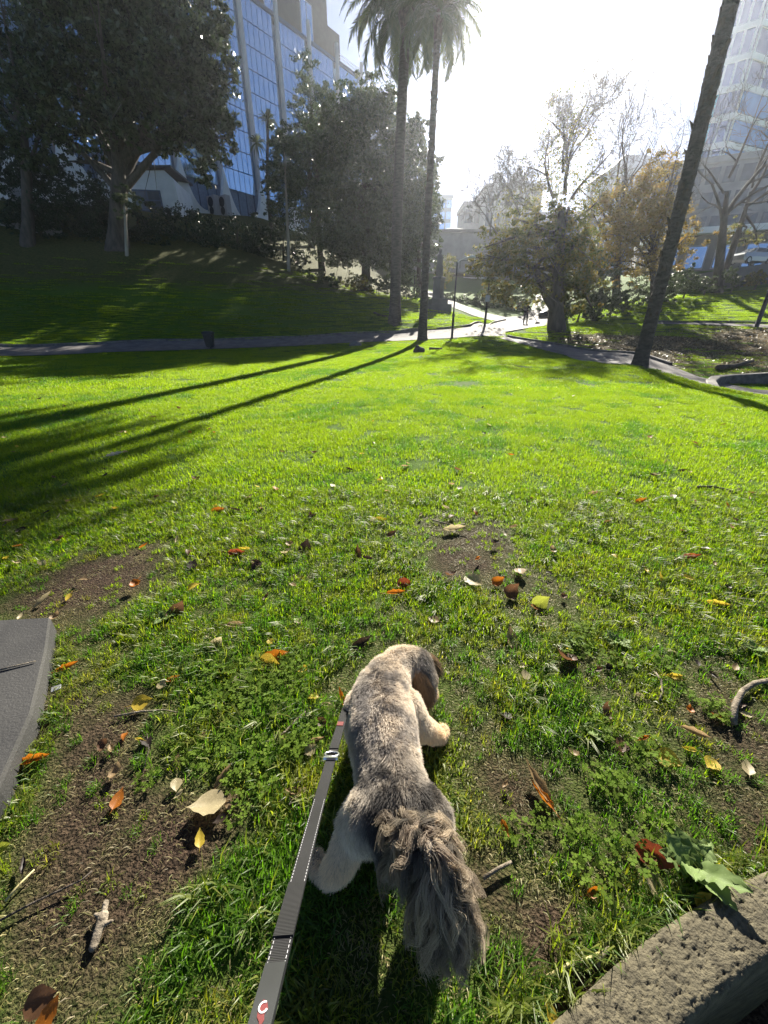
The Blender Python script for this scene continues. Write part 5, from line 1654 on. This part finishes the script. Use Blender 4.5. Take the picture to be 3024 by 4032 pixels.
ph = rs.uniform(0, 6.28, NL)
fr = rs.uniform(6, 14, NL)
am = rs.uniform(.006, .016, NL)
spread = rs.uniform(.55, 1.45, NL)
drop = 1.15 * s ** 1.7
side = np.cross(out, np.array([0, 0, 1.0]))
side /= np.linalg.norm(side, axis=1)[:, None] + 1e-9
L0 = base[:, None] + out[:, None] * (LL[:, None] * spread[:, None] * (1 - (1 - s) ** 1.8) * .62)[..., None] + np.array([0, 0, -1.0]) * (LL[:, None] * drop * .85)[..., None] + tang[:, None] * (LL[:, None] * s * .32)[..., None]
L0 += side[:, None] * (am[:, None] * np.sin(fr[:, None] * s + ph[:, None]) * s ** .5)[..., None]
jit = rs.normal(size=(NL, PER, 3)) * .0046
prof = (1 - s * .62)
ST = L0[:, None] + jit[:, :, None, :] * prof[None, None, :, None] + (rs.normal(size=(NL, PER, 1, 3)) * .004) * (s ** 2)[None, None, :, None]
ST = ST * 1.0
trim = rs.uniform(.8, 1.05, (NL, PER, 1, 1))
ST = ST[:, :, :1] + (ST - ST[:, :, :1]) * trim
ST = ST.reshape(-1, KS, 3)
ST[..., 2] = np.maximum(ST[..., 2], .008)
lk = rs.random(NL)
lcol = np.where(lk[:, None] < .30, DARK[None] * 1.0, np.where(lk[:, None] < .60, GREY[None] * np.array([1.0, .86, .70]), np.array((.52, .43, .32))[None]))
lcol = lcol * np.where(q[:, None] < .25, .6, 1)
tipc = np.array((.56, .47, .35))
cc = np.repeat(lcol[:, None], PER, 1).reshape(-1, 3) * rs.uniform(.7, 1.3, (NL * PER, 1))
col = cc[:, None] * (1 - .40 * s[None, :, None]) + tipc * (.40 * s[None, :, None])
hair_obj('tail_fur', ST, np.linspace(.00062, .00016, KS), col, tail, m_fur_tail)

# ------------------------------------------------------------------ leash
m_web = mat('black_webbing', (.007, .007, .008), (.018, .018, .02), 6, .75)
nt = m_web.node_tree
b = nt.nodes['Principled BSDF']
wv = nt.nodes.new('ShaderNodeTexWave')
wv.wave_type, wv.bands_direction = 'BANDS', 'Y'
wv.inputs['Scale'].default_value = 150
tc = nt.nodes.new('ShaderNodeTexCoord')
nt.links.new(tc.outputs['UV'], wv.inputs['Vector'])
bump(nt, b, wv.outputs['Fac'], .9, .002)
m_stitch = mat('reflective_stitching', (.3, .3, .32), (.45, .45, .47), 20, .6)
m_steel = mat('dull_steel', (.42, .43, .45), (.55, .56, .58), 20, .3, metal=.9)
m_red = mat('red_tag', (.08, .005, .006), (.12, .008, .009), 12, .6)
m_whitep = mat('white_print', (.75, .75, .75), (.8, .8, .8), 12, .6)
A, B = Vector((-.1247, .849, .22)), Vector((-.112, .108, .78))
leash = thing('leash', 'black webbing dog leash with white stitched edges running up from the dog towards the camera', 'leash', A)
LEN = (B - A).length


def lpt(s):
    p = A.lerp(B, s)
    return p + Vector((-.006 * math.sin(math.pi * s), 0, -.012 * math.sin(math.pi * s)))


def lframe(s):
    t = (lpt(min(1, s + .01)) - lpt(max(0, s - .01))).normalized()
    tw = -.15 + .30 * s
    w = Vector((math.cos(tw), math.sin(tw) * .4, .1 * math.sin(tw)))
    w = (w - t * w.dot(t)).normalized()
    n = w.cross(t).normalized()
    if n.z < 0: n = -n
    return t, w, n


def ribbon(name, s0, s1, hw, th, off, material, parent, n=80, lift=0.0):
    V, F, UV = [], [], []
    for i in range(n + 1):
        s = s0 + (s1 - s0) * i / n
        p = lpt(s)
        t, w, nn = lframe(s)
        c = p + w * off + nn * lift
        V += [c - w * hw - nn * th, c + w * hw - nn * th, c + w * hw * .96 + nn * th, c - w * hw * .96 + nn * th]
    for i in range(n):
        for k in range(4): F.append((i * 4 + k, i * 4 + (k + 1) % 4, i * 4 + 4 + (k + 1) % 4, i * 4 + 4 + k))
    F += [(3, 2, 1, 0), tuple(n * 4 + k for k in range(4))]
    me = MB().add([v - A for v in V], F).mesh(name, material)
    uv = me.uv_layers.new(name='UVMap')
    for lp, vi in zip(uv.data, [l.vertex_index for l in me.loops]): lp.uv = ((vi % 4) / 4, s0 + (s1 - s0) * (vi // 4) / n)
    return link(name, me, parent)


HW = .0115
strap = ribbon('strap', .0, 1.08, HW, .0011, 0, m_web, leash, 120)
for sd in (-1, 1):
    mb = MB()
    k = 0
    s = .58
    while s < 1.07:
        p0, p1 = lpt(s), lpt(s + .0042)
        t, w, n = lframe(s)
        o = w * sd * HW * .80 + n * .0014
        mb.obox((p0 + p1) / 2 + o - A, (p1 - p0) / 2, w * .0003, n * .0004)
        s += .0068
    st = mb.build('stitching', m_stitch, strap)
    st['kind'] = 'stuff'
# doubled, sewn stretches
for s0, s1 in ((.0, .33), (.8125, .9025)):
    ribbon('sewn_overlap', s0, s1, HW * 1.03, .0013, 0, m_web, leash, 20, .0022)
ribbon('red_tag', .14, .172, HW * .8, .001, -.002, m_red, leash, 8, .0045)
p = lpt(.374)
t, w, n = lframe(.374)
V, F = [], []
sg = 20
mb = MB()
ring = [p - A + w * (.0165 * math.cos(a)) + t * (.0135 * math.sin(a)) + n * .005 for a in np.linspace(0, 2 * math.pi, sg + 1)]
mb.tube(ring, .0028, 8, cap=False)
mb.build('slider_ring', m_steel, leash, smooth=True)
MB().obox(p - A + n * .005 + t * .020, w * .0165, t * .0035, n * .003).build('slider_bar', m_steel, leash)
p = lpt(0)
MB().tube([p - A + Vector((0, .0, .0)), p - A + Vector((.006, .022, .002)), p - A + Vector((.014, .045, .004))], .006, 8).build('clip', m_steel, leash, smooth=True)
pt = ribbon('patch', .938, 1.075, HW * .97, .0012, 0, m_black, leash, 16, .003)
# small woven mark: red flame with white curl
mk = MB()
p = lpt(.992)
t, w, n = lframe(.992)
prof = [(-.0015, -.012), (.0022, -.009), (.0042, -.003), (.0022, .002), (.0034, .007), (.0008, .014), (-.0008, .008), (-.0034, .004), (-.0042, -.003), (-.0034, -.009)]
c = p - A + n * .0044
nn_ = len(prof)
mk.add([c + w * x * 1.1 + t * y for x, y in prof] + [c + w * x * 1.1 + t * y + n * .0004 for x, y in prof], [tuple(range(nn_ - 1, -1, -1)), tuple(range(nn_, 2 * nn_))] + [(i, (i + 1) % nn_, nn_ + (i + 1) % nn_, nn_ + i) for i in range(nn_)])
mk.build('mark', m_red, pt)
mk = MB().tube([c + n * .0008 + w * (.004 * math.cos(a)) + t * (.005 * math.sin(a) - .004) for a in np.linspace(.4, 5.2, 14)], .0008, 5)
mk.build('mark', m_whitep, pt)
# harness band the leash clips to
mb = MB()
ringp = []
for a in np.linspace(0, 2 * math.pi, 40):
    ringp.append(Vector((-.007 + .105 * math.cos(a), .872 + .012 * math.sin(a), .252 + .108 * math.sin(a))))
hb = None

# ------------------------------------------------------------------ grass
occ = set()
for P_ in PATHS:
    n, m = P_.shape[:2]
    for i in range(n - 1):
        for a in np.linspace(0, 1, 8):
            L = P_[i] * (1 - a) + P_[i + 1] * a
            for j in range(m - 1):
                for bq in np.linspace(0, 1, 8):
                    q_ = L[j] * (1 - bq) + L[j + 1] * bq
                    occ.add((int(q_[0] // .2), int(q_[1] // .2)))


def free(x, y):
    m = np.array([(int(a // .2), int(b_ // .2)) not in occ for a, b_ in zip(x, y)])
    side = (x - WALL_A[0]) * -WALL_B[1] + (y - WALL_A[1]) * WALL_B[0]
    m &= ~((side < .158) & (np.hypot(x, y) < 3) & (x > .15))
    e = np.interp(y, [-.2, .35, .68, .93, 1.225, 1.435], [-1.06, -1.09, -1.17, -1.275, -1.455, -1.60])
    m &= ~((x < e + .012) & (x > -2.95) & (y < 1.43 + (x + 1.6) * .08))
    return m


m_grass = leaf_mat('grass_blade', (.085, .130, .010), (.15, .205, .014), .62, .42, (.22, .25, .025), tcol=(1.9, 2.2, .35), spec=.4)
m_grass2 = leaf_mat('grass_blade_deep', (.045, .095, .012), (.085, .155, .02), .55, .45, (.13, .19, .03), tcol=(1.6, 2.1, .5), spec=.4)
m_grass3 = leaf_mat('grass_blade_yellow', (.13, .14, .02), (.20, .21, .03), .6, .5, (.28, .25, .07), tcol=(1.6, 1.7, .5), spec=.3)
m_dry = leaf_mat('dry_blade', (.20, .17, .06), (.36, .31, .13), .35, .55, (.17, .20, .05))
m_clover = leaf_mat('clover_leaf', (.10, .17, .02), (.16, .24, .03), .5, .75, spec=.1)


def tuft(name, n, rad, h, w, seed, material, lean=.7, flat=.0):
    r = np.random.default_rng(seed)
    a = r.uniform(0, 6.283, n)
    d = rad * np.sqrt(r.random(n))
    B = np.stack([d * np.cos(a), d * np.sin(a), np.full(n, -.004)], -1)
    hh = h * r.uniform(.45, 1.25, n)
    az = r.uniform(0, 6.283, n)
    ln = np.clip(np.abs(r.normal(lean, .35, n)), 0, 1.5)
    dirh = np.stack([np.cos(az), np.sin(az), np.zeros(n)], -1)
    wd = np.stack([-np.sin(az), np.cos(az), np.zeros(n)], -1) * (w * r.uniform(.6, 1.3, n))[:, None]
    up = np.array([0, 0, 1.])
    m1 = B + up * (hh * .55 * np.cos(ln * .5))[:, None] + dirh * (hh * .55 * np.sin(ln * .5))[:, None]
    tip = m1 + up * (hh * .5 * np.cos(ln * 1.5))[:, None] + dirh * (hh * .5 * np.sin(ln * 1.5))[:, None]
    tw = r.normal(0, .25, (n, 3)) * w
    V = np.stack([B - wd * .8, B + wd * .8, m1 - wd + tw, m1 + wd + tw, tip], 1).reshape(-1, 3)
    i = np.arange(n)[:, None] * 5
    F = np.concatenate([i + np.array([0, 1, 3]), i + np.array([0, 3, 2]), i + np.array([2, 3, 4])])
    t = np.repeat(np.clip(r.normal(.5, .26, n), 0, 1), 5)
    return np_mesh(name, V, F, material, t)


def clover_patch(name, n, rad, seed):
    r = np.random.default_rng(seed)
    V, F, T = [], [], []
    for i in range(n):
        a, d = r.uniform(0, 6.283), rad * math.sqrt(r.random())
        h = r.uniform(.012, .035)
        c = Vector((d * math.cos(a), d * math.sin(a), h))
        s = r.uniform(.006, .011)
        t = r.random()
        tl = Vector((r.normal(0, .3), r.normal(0, .3), 1)).normalized()
        for k in range(3):
            b_ = k * 2.094 + a
            e = Vector((math.cos(b_), math.sin(b_), 0))
            e = (e - tl * e.dot(tl)).normalized()
            sd = tl.cross(e)
            o = len(V)
            V += [c, c + e * s * .55 + sd * s * .5, c + e * s * 1.15 + sd * s * .28, c + e * s * .98, c + e * s * 1.15 - sd * s * .28, c + e * s * .55 - sd * s * .5]
            F += [(o, o + 1, o + 2, o + 3), (o, o + 3, o + 4, o + 5)]
            T += [t] * 6
        o = len(V)
        V += [c, Vector((c.x + .001, c.y, 0)), Vector((c.x, c.y + .001, 0)), c]
        T += [t] * 4
        F += [(o, o + 1, o + 2, o + 3)]
    return np_mesh(name, np.array([tuple(v) for v in V]), np.array(F), m_clover, T)


def scatter(name, variants, X, Y, rot, scl, idx, seed, zoff=0.0):
    """one countless mass of plants: points on the ground carrying small tuft meshes"""
    lib = bpy.data.collections.new(name + '_tufts')
    for i, me in enumerate(variants):
        lib.objects.link(bpy.data.objects.new('%s_tuft_%02d' % (name, i), me))
    Z = Hn(X, Y) + zoff
    me = bpy.data.meshes.new(name)
    me.vertices.add(len(X))
    me.vertices.foreach_set('co', np.stack([X, Y, Z], -1).astype(np.float32).ravel())
    for nm, ty, dt, key in (('rot', 'FLOAT', rot, 'value'), ('scl', 'FLOAT', scl, 'value'), ('idx', 'INT', idx, 'value')):
        a = me.attributes.new(nm, ty, 'POINT')
        a.data.foreach_set(key, np.asarray(dt, np.int32 if ty == 'INT' else np.float32))
    o = link(name, me)
    ng = bpy.data.node_groups.new(name, 'GeometryNodeTree')
    ng.interface.new_socket('Geometry', in_out='INPUT', socket_type='NodeSocketGeometry')
    ng.interface.new_socket('Geometry', in_out='OUTPUT', socket_type='NodeSocketGeometry')
    N = ng.nodes
    gi, go = N.new('NodeGroupInput'), N.new('NodeGroupOutput')
    ip = N.new('GeometryNodeInstanceOnPoints')
    ci = N.new('GeometryNodeCollectionInfo')
    ci.inputs['Collection'].default_value = lib
    ci.inputs['Separate Children'].default_value = True
    ci.inputs['Reset Children'].default_value = True
    ip.inputs['Pick Instance'].default_value = True

    def na(nm, ty):
        n = N.new('GeometryNodeInputNamedAttribute')
        n.data_type = ty
        n.inputs['Name'].default_value = nm
        return n.outputs['Attribute']
    cx = N.new('ShaderNodeCombineXYZ')
    er = N.new('FunctionNodeEulerToRotation')
    Lk = ng.links.new
    Lk(gi.outputs[0], ip.inputs['Points'])
    Lk(ci.outputs[0], ip.inputs['Instance'])
    Lk(na('idx', 'INT'), ip.inputs['Instance Index'])
    Lk(na('rot', 'FLOAT'), cx.inputs[2])
    Lk(cx.outputs[0], er.inputs[0])
    Lk(er.outputs[0], ip.inputs['Rotation'])
    Lk(na('scl', 'FLOAT'), ip.inputs['Scale'])
    Lk(ip.outputs[0], go.inputs[0])
    md = o.modifiers.new('plants', 'NODES')
    md.node_group = ng
    return tag(o, kind='stuff')


def zone(y0, y1, per_m2, seed, side=1.16, pad=.5, xmin=-99, xmax=99):
    r = np.random.default_rng(seed)
    area_w = 2 * (side * y1 + pad)
    n = int(area_w * (y1 - y0) * per_m2)
    X = r.uniform(-area_w / 2, area_w / 2, n)
    Y = r.uniform(y0, y1, n)
    k = (np.abs(X) < side * np.maximum(Y, 0) + pad) & (X > xmin) & (X < xmax)
    X, Y = X[k], Y[k]
    k = free(X, Y)
    return X[k], Y[k], r


m_gnear = leaf_mat('grass_blade_near', (.075, .105, .018), (.14, .175, .030), .5, .45, (.23, .235, .06), tcol=(1.85, 2.1, .45), spec=.45)
near_v = [tuft('grass_near', 34, .035, .034 + .008 * (i % 3), .0015, 200 + i, (m_gnear, m_gnear, m_grass2, m_gnear, m_grass2, m_grass3)[i], .75) for i in range(6)]
long_v = [tuft('grass_long', 26, .03, .062 + .012 * (i % 3), .0019, 220 + i, (m_gnear, m_grass2, m_gnear, m_gnear)[i], .85) for i in range(4)]
dry_v = [tuft('grass_dry', 22, .045, .03, .0011, 240 + i, m_dry, 1.25) for i in range(4)]
X, Y, r = zone(.12, 3.2, 1500, 1, 1.12, .9)
tf = turf(X, Y)
k = r.random(len(X)) < (.14 + .86 * tf ** 1.3) * np.clip(1.35 - .16 * Y, .75, 1)
X, Y, tf = X[k], Y[k], tf[k]
u = r.random(len(X))
lush = fbm(np.stack([X * 2.3, Y * 2.3], -1), 51)
idx = np.where((u < .10 + .25 * np.clip(lush * 2, 0, 1)) & (tf > .5), r.integers(6, 10, len(X)), r.integers(0, 6, len(X)))
hue = fbm(np.stack([X * 4 + 40, Y * 4], -1), 61)
idx = np.where((idx < 6) & (hue > .12), r.choice([2, 4], len(X)), idx)
idx = np.where((idx < 6) & (hue < -.22), r.choice([5, 0, 1], len(X)), idx)
idx = np.where((r.random(len(X)) < .05 + .55 * (1 - tf)), r.integers(10, 14, len(X)), idx)
far_near = [tuft('grass_blend', 34, .035, .036 + .006 * i, .0015, 280 + i, m_grass, .7) for i in range(3)]
idx = np.where((idx < 6) & (r.random(len(X)) < np.clip((Y - .7) / 2.0, .05, .9)), r.integers(14, 17, len(X)), idx)
scatter('grass', near_v + long_v + dry_v + far_near, X, Y, r.uniform(0, 6.283, len(X)), r.uniform(.7, 1.25, len(X)) * (.6 + .4 * tf), idx, 1)
# edge growth along the stones
edge_pts = [(np.interp(y, [-.2, .35, .68, .93, 1.225, 1.435], [-1.06, -1.09, -1.17, -1.275, -1.455, -1.60]) + .03 + abs(rng.normal(0, .03)), y) for y in rng.uniform(.3, 1.45, 60)]
edge_pts += [tuple(PI_[int(i), :2] - N_[int(i)] * (.01 + abs(rng.normal(0, .03)))) for i in rng.uniform(0, 299, 130)]
edge_pts = np.array(edge_pts)
scatter('edge_grass', long_v, edge_pts[:, 0], edge_pts[:, 1], rng.uniform(0, 6.283, len(edge_pts)), rng.uniform(.5, 1.0, len(edge_pts)), rng.integers(0, 4, len(edge_pts)), 2)
# thatch on bare soil
X, Y, r = zone(.12, 3.4, 500, 5, 1.12, .9)
k = r.random(len(X)) < .75 * (1 - turf(X, Y)) + .04
X, Y = X[k], Y[k]
m_thatch = leaf_mat('soil_thatch', (.08, .058, .028), (.20, .165, .075), .25, .6, (.12, .13, .03))
thatch_v = [tuft('thatch', 14, .05, .03, .0009, 260 + i, m_thatch, 1.25) for i in range(4)]
scatter('thatch', thatch_v, X, Y, r.uniform(0, 6.283, len(X)), r.uniform(.6, 1.1, len(X)), r.integers(0, 4, len(X)), 6)
# clover
cl_v = [clover_patch('clover', 34, .055, 300 + i) for i in range(4)]
cp_ = []
for px, py, rr, n in ((1000, 2700, .24, 42), (1060, 2830, .18, 26), (880, 2800, .2, 24), (2280, 3290, .14, 14), (2200, 3200, .12, 9), (1150, 2650, .1, 20), (740, 3000, .1, 14), (2300, 2560, .12, 18), (1000, 3100, .06, 10), (2750, 2750, .12, 14), (2450, 3050, .14, 18)):
    q_ = G(px, py)
    for i in range(n // 3): cp_.append((q_.x + rng.normal(0, rr * .6), q_.y + rng.normal(0, rr * .6)))
cp_ = np.array(cp_)
cp_ = cp_[free(cp_[:, 0], cp_[:, 1])]
scatter('clover', cl_v, cp_[:, 0], cp_[:, 1], rng.uniform(0, 6.28, len(cp_)), rng.uniform(.75, 1.2, len(cp_)), rng.integers(0, 4, len(cp_)), 7, .004)

mid_v = [tuft('grass_mid', 170, .14, .045 + .006 * (i % 3), .0018, 320 + i, (m_grass, m_grass, m_grass2, m_grass, m_grass, m_grass)[i], .65) for i in range(6)]
X, Y, r = zone(3.0, 9.0, 62, 11, 1.14, 1.8)
k = r.random(len(X)) < .12 + .88 * turf(X, Y)
X, Y = X[k], Y[k]
scatter('lawn_grass', mid_v, X, Y, r.uniform(0, 6.283, len(X)), r.uniform(.8, 1.2, len(X)), np.where((fbm(np.stack([X * 1.1, Y * 1.1], -1), 71) + r.normal(0, .3, len(X))) > .4, 2, np.where(r.random(len(X)) < .05, 5, r.choice([0, 1, 3, 4], len(X)))), 12)
far_v = [tuft('grass_far', 300, .34, .05, .0036, 340 + i, (m_grass, m_grass, m_grass2, m_grass, m_grass)[i], .6) for i in range(5)]
X, Y, r = zone(8.6, 27.5, 11, 13, 1.14, 3.0)
k = r.random(len(X)) > litter(X, Y)
X, Y = X[k], Y[k]
scatter('far_grass', far_v, X, Y, r.uniform(0, 6.283, len(X)), r.uniform(.85, 1.15, len(X)), np.where((fbm(np.stack([X * .6, Y * .6], -1), 71) + r.normal(0, .3, len(X))) > .45, 2, np.where(r.random(len(X)) < .05, 4, r.choice([0, 1, 3], len(X)))), 14)
bank_v = [tuft('grass_bank', 260, .6, .07, .008, 360 + i, m_grass, .6) for i in range(5)]
X, Y, r = zone(27.0, 44.0, 3.6, 15, 1.05, 4.0)
Zb = Hn(X, Y)
k = (r.random(len(X)) > litter(X, Y)) & ~((X < 3) & (Zb > 5.6)) & ~((X > 4) & (X < 15) & (Y > 38))
X, Y = X[k], Y[k]
scatter('bank_grass', bank_v, X, Y, r.uniform(0, 6.283, len(X)), r.uniform(.85, 1.15, len(X)), r.integers(0, 5, len(X)), 16)
# leaf litter on the far leafy bank
V, F, T = [], [], []
n = 15000
X = rng.uniform(9, 27, n)
Y = rng.uniform(13, 33, n)
k = (rng.random(n) < litter(X, Y) * .9 + .03)
X, Y = X[k], Y[k]
k = free(X, Y)
X, Y = X[k], Y[k]
Z = Hn(X, Y) + .03
n = len(X)
a = rng.normal(size=(n, 3)) * np.array([1, 1, .35])
a /= np.linalg.norm(a, axis=1)[:, None]
bq = np.cross(a, rng.normal(size=(n, 3)) + np.array([0, 0, 1.5]))
bq /= np.linalg.norm(bq, axis=1)[:, None]
Lq = rng.uniform(.06, .14, n)[:, None]
P = np.stack([X, Y, Z], -1)
V = np.stack([P - a * Lq / 2, P + bq * Lq * .3, P + a * Lq / 2 + np.array([0, 0, .02]), P - bq * Lq * .3], 1).reshape(-1, 3)
m_litter = leaf_mat('leaf_litter', (.09, .06, .03), (.22, .16, .08), .3, .45, (.38, .30, .14))
tag(link('leaf_litter', np_mesh('leaf_litter', V, np.arange(n * 4).reshape(-1, 4), m_litter, np.repeat(rng.random(n), 4))), kind='stuff')

# ------------------------------------------------------------------ haze volume, added to imitate lens glare round the sun and over the trees
HAZE = 0.00044
m_haze = bpy.data.materials.new('glare_haze')
m_haze.use_nodes = True
nt = m_haze.node_tree
nt.nodes.clear()
pv = nt.nodes.new('ShaderNodeVolumePrincipled')
pv.inputs['Color'].default_value = (.86, .90, 1, 1)
pv.inputs['Density'].default_value = HAZE
pv.inputs['Anisotropy'].default_value = .78
ou = nt.nodes.new('ShaderNodeOutputMaterial')
nt.links.new(pv.outputs[0], ou.inputs['Volume'])
hz = MB().box(-430, 430, -170, 430, -30, 60).build('haze', m_haze)
tag(hz, kind='stuff')
